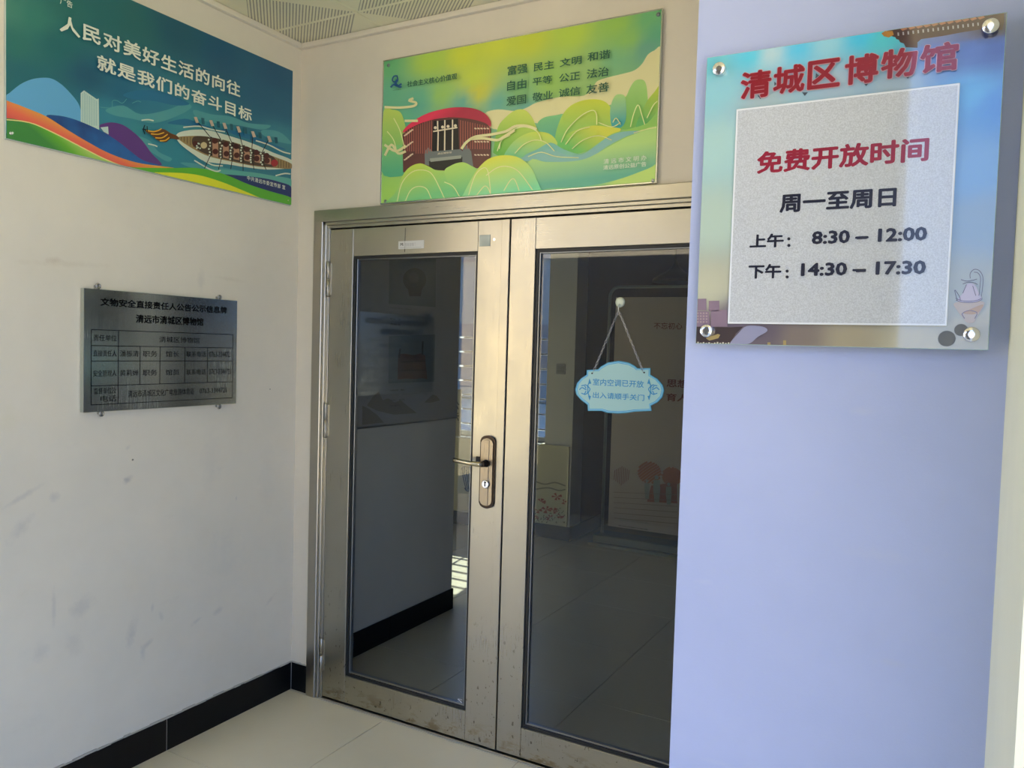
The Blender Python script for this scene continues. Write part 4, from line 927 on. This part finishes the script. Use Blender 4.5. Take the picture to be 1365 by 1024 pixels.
for (hx, hy, hr) in ((400, 420, 72), (540, 445, 62)):
    for k in range(9):
        t_ = -1+2*(k+.5)/9; cc_ = math.sqrt(1-t_*t_); ex, ey = hx+t_*hr*.62, hy+t_*hr*.75
        hs1.append([(ex-cc_*hr*.80, ey+cc_*hr*.55), (ex, ey-4), (ex+cc_*hr*.80, ey-cc_*hr*.55)])
B.strokes('heart_print', hs1, 13, mat('heart_ink', (.46, .13, .05, 1), .5))
B.strokes('heart_print', [[(185+i*11, 380+abs(i-4)*6), (180+i*11, 500-abs(i-4)*9)] for i in range(9)], 5, mat('heart_faint', (.34, .17, .16, 1), .5))
B.shapes('heart_print', [[(385,600),(410,500),(480,490),(570,480),(572,610)]], mat('heart_red', (.38, .12, .08, 1), .5))
pale = mat('figure_ink', (.38, .42, .34, 1), .5)
for cx0, cy0, s_ in ((385, 480, .8), (445, 460, 1.1), (520, 500, .9)):
    B.discs('figure_print', [(cx0, cy0-10*s_, 12*s_)], pale)
    B.shape('figure_print', [(cx0-18*s_, cy0+5), (cx0+18*s_, cy0+5), (cx0+20*s_, cy0+60*s_), (cx0+14*s_, cy0+130*s_), (cx0-12*s_, cy0+130*s_), (cx0-20*s_, cy0+60*s_)], pale, 0)
B.strokes('line_print', [[(180, 540+k*32), (572, 556+k*36)] for k in range(6)], 3, mat('line_ink', (.30, .24, .20, 1), .5), 0)
B.text('lettering', '清远市第三实验', (208, 702), (392, 738), pale, .01); B.text('lettering', '学校书画作品展', (208, 742), (392, 776), mat('g2', (.16, .18, .15, 1), .5), .01)
B.z = (780, 320, 4.655); rdd = mat('banner_red', (.25, .05, .04, 1), .5)
B.text('lettering', '不忘初心', (430, 512), (605, 556), rdd, .01)
B.text('lettering', '思想', (510, 862), (640, 918), rdd, .02); B.text('lettering', '育人', (508, 950), (640, 1006), rdd, .02)
MB().cyl(B.P(215, 560), B.P(215, 560)+Vector((0, -.004, 0)), .001, 8).build('eyelet', m_black, bn)
# dark cone and cord added in place of a reflected eave silhouette
cpd = at(900, 372, 1, 4.4)
pd_ = thing('reflection_cone', (cpd.x, cpd.y, cpd.z), 'dark cone silhouette standing in for a reflection, behind the banner', 'silhouette')
MB().lathe(cpd, (0, 0, 1), [(.21, -.03), (.20, 0), (.08, .07), (.03, .12), (.02, .16)], 24).build('silhouette_cone', m_gasket, pd_)
MB().cyl(cpd+Vector((0, 0, .15)), (cpd.x, cpd.y, 2.86), .006, 8).build('cord', m_gasket, pd_)

# ------------------------------------------------------------ outside, behind and beside the photographer
struct('wall_porch_screen', MB().box((-.95, -4.55, 0), (2.36, -4.30, 2.62)), mat('screen_wall_render', (.50, .47, .42, 1), .8))
struct('unseen_column', MB().box((1.30, -3.75, 0), (2.40, -3.35, H+.03), .004), mat('dark_column_stone', (.16, .155, .15, 1), .6))  # unseen column added so the sign's left part reflects dark
struct('terrace', MB().box((-60, -60, -.30), (60, -4.6, -.008)).box((-60, -4.6, -.30), (-3.2, 60, -.008)).box((3.3, -4.6, -.30), (60, 60, -.008)).box((-3.2, 8, -.30), (3.3, 60, -.008)), mat('terrace_concrete', (.50, .45, .31, 1), .8))
def house(x, y0, wd_, dp, h, c, label, sgn=1):
    r = thing('distant_building', (x, y0, 0), label, 'building')
    if sgn > 0:
        del r['label']; del r['category']; r['kind'] = 'structure'
    m = mat('render_coat', c, .8)
    MB().box((x-wd_/2, y0-dp, 0), (x+wd_/2, y0, h), .05).build('walls', m, r)
    MB().box((x-wd_/2-.4, y0-dp-.4, h), (x+wd_/2+.4, y0+.4, h+.4), .05).build('roof', mat('roof_slab', (.3, .28, .24, 1), .8), r)
    mg_ = mat('far_glass', (.08, .10, .12, 1), .15)
    n = int(wd_/3.0)
    for k in range(n):
        for f in range(max(1, int(h/3.2))):
            X_ = x-wd_/2+1.5+3.0*k; Z_ = 1.0+3.2*f
            if Z_+1.3 > h: continue
            MB().box((X_-.6, y0 if sgn > 0 else y0-dp-.06, Z_), (X_+.6, y0+.06 if sgn > 0 else y0-dp, Z_+1.3)).build('window', mg_, r)
    return r
house(-16, -24, 26, 8, 6.4, (.44, .37, .26, 1), 'long low cream building across the yard behind the photographer')
house(16, -34, 18, 8, 4.0, (.42, .36, .27, 1), 'smaller tan building far behind the photographer on the right')
house(-6, 26, 30, 8, 9.5, (.22, .24, .22, 1), 'grey blue building seen through the inner window', -1)
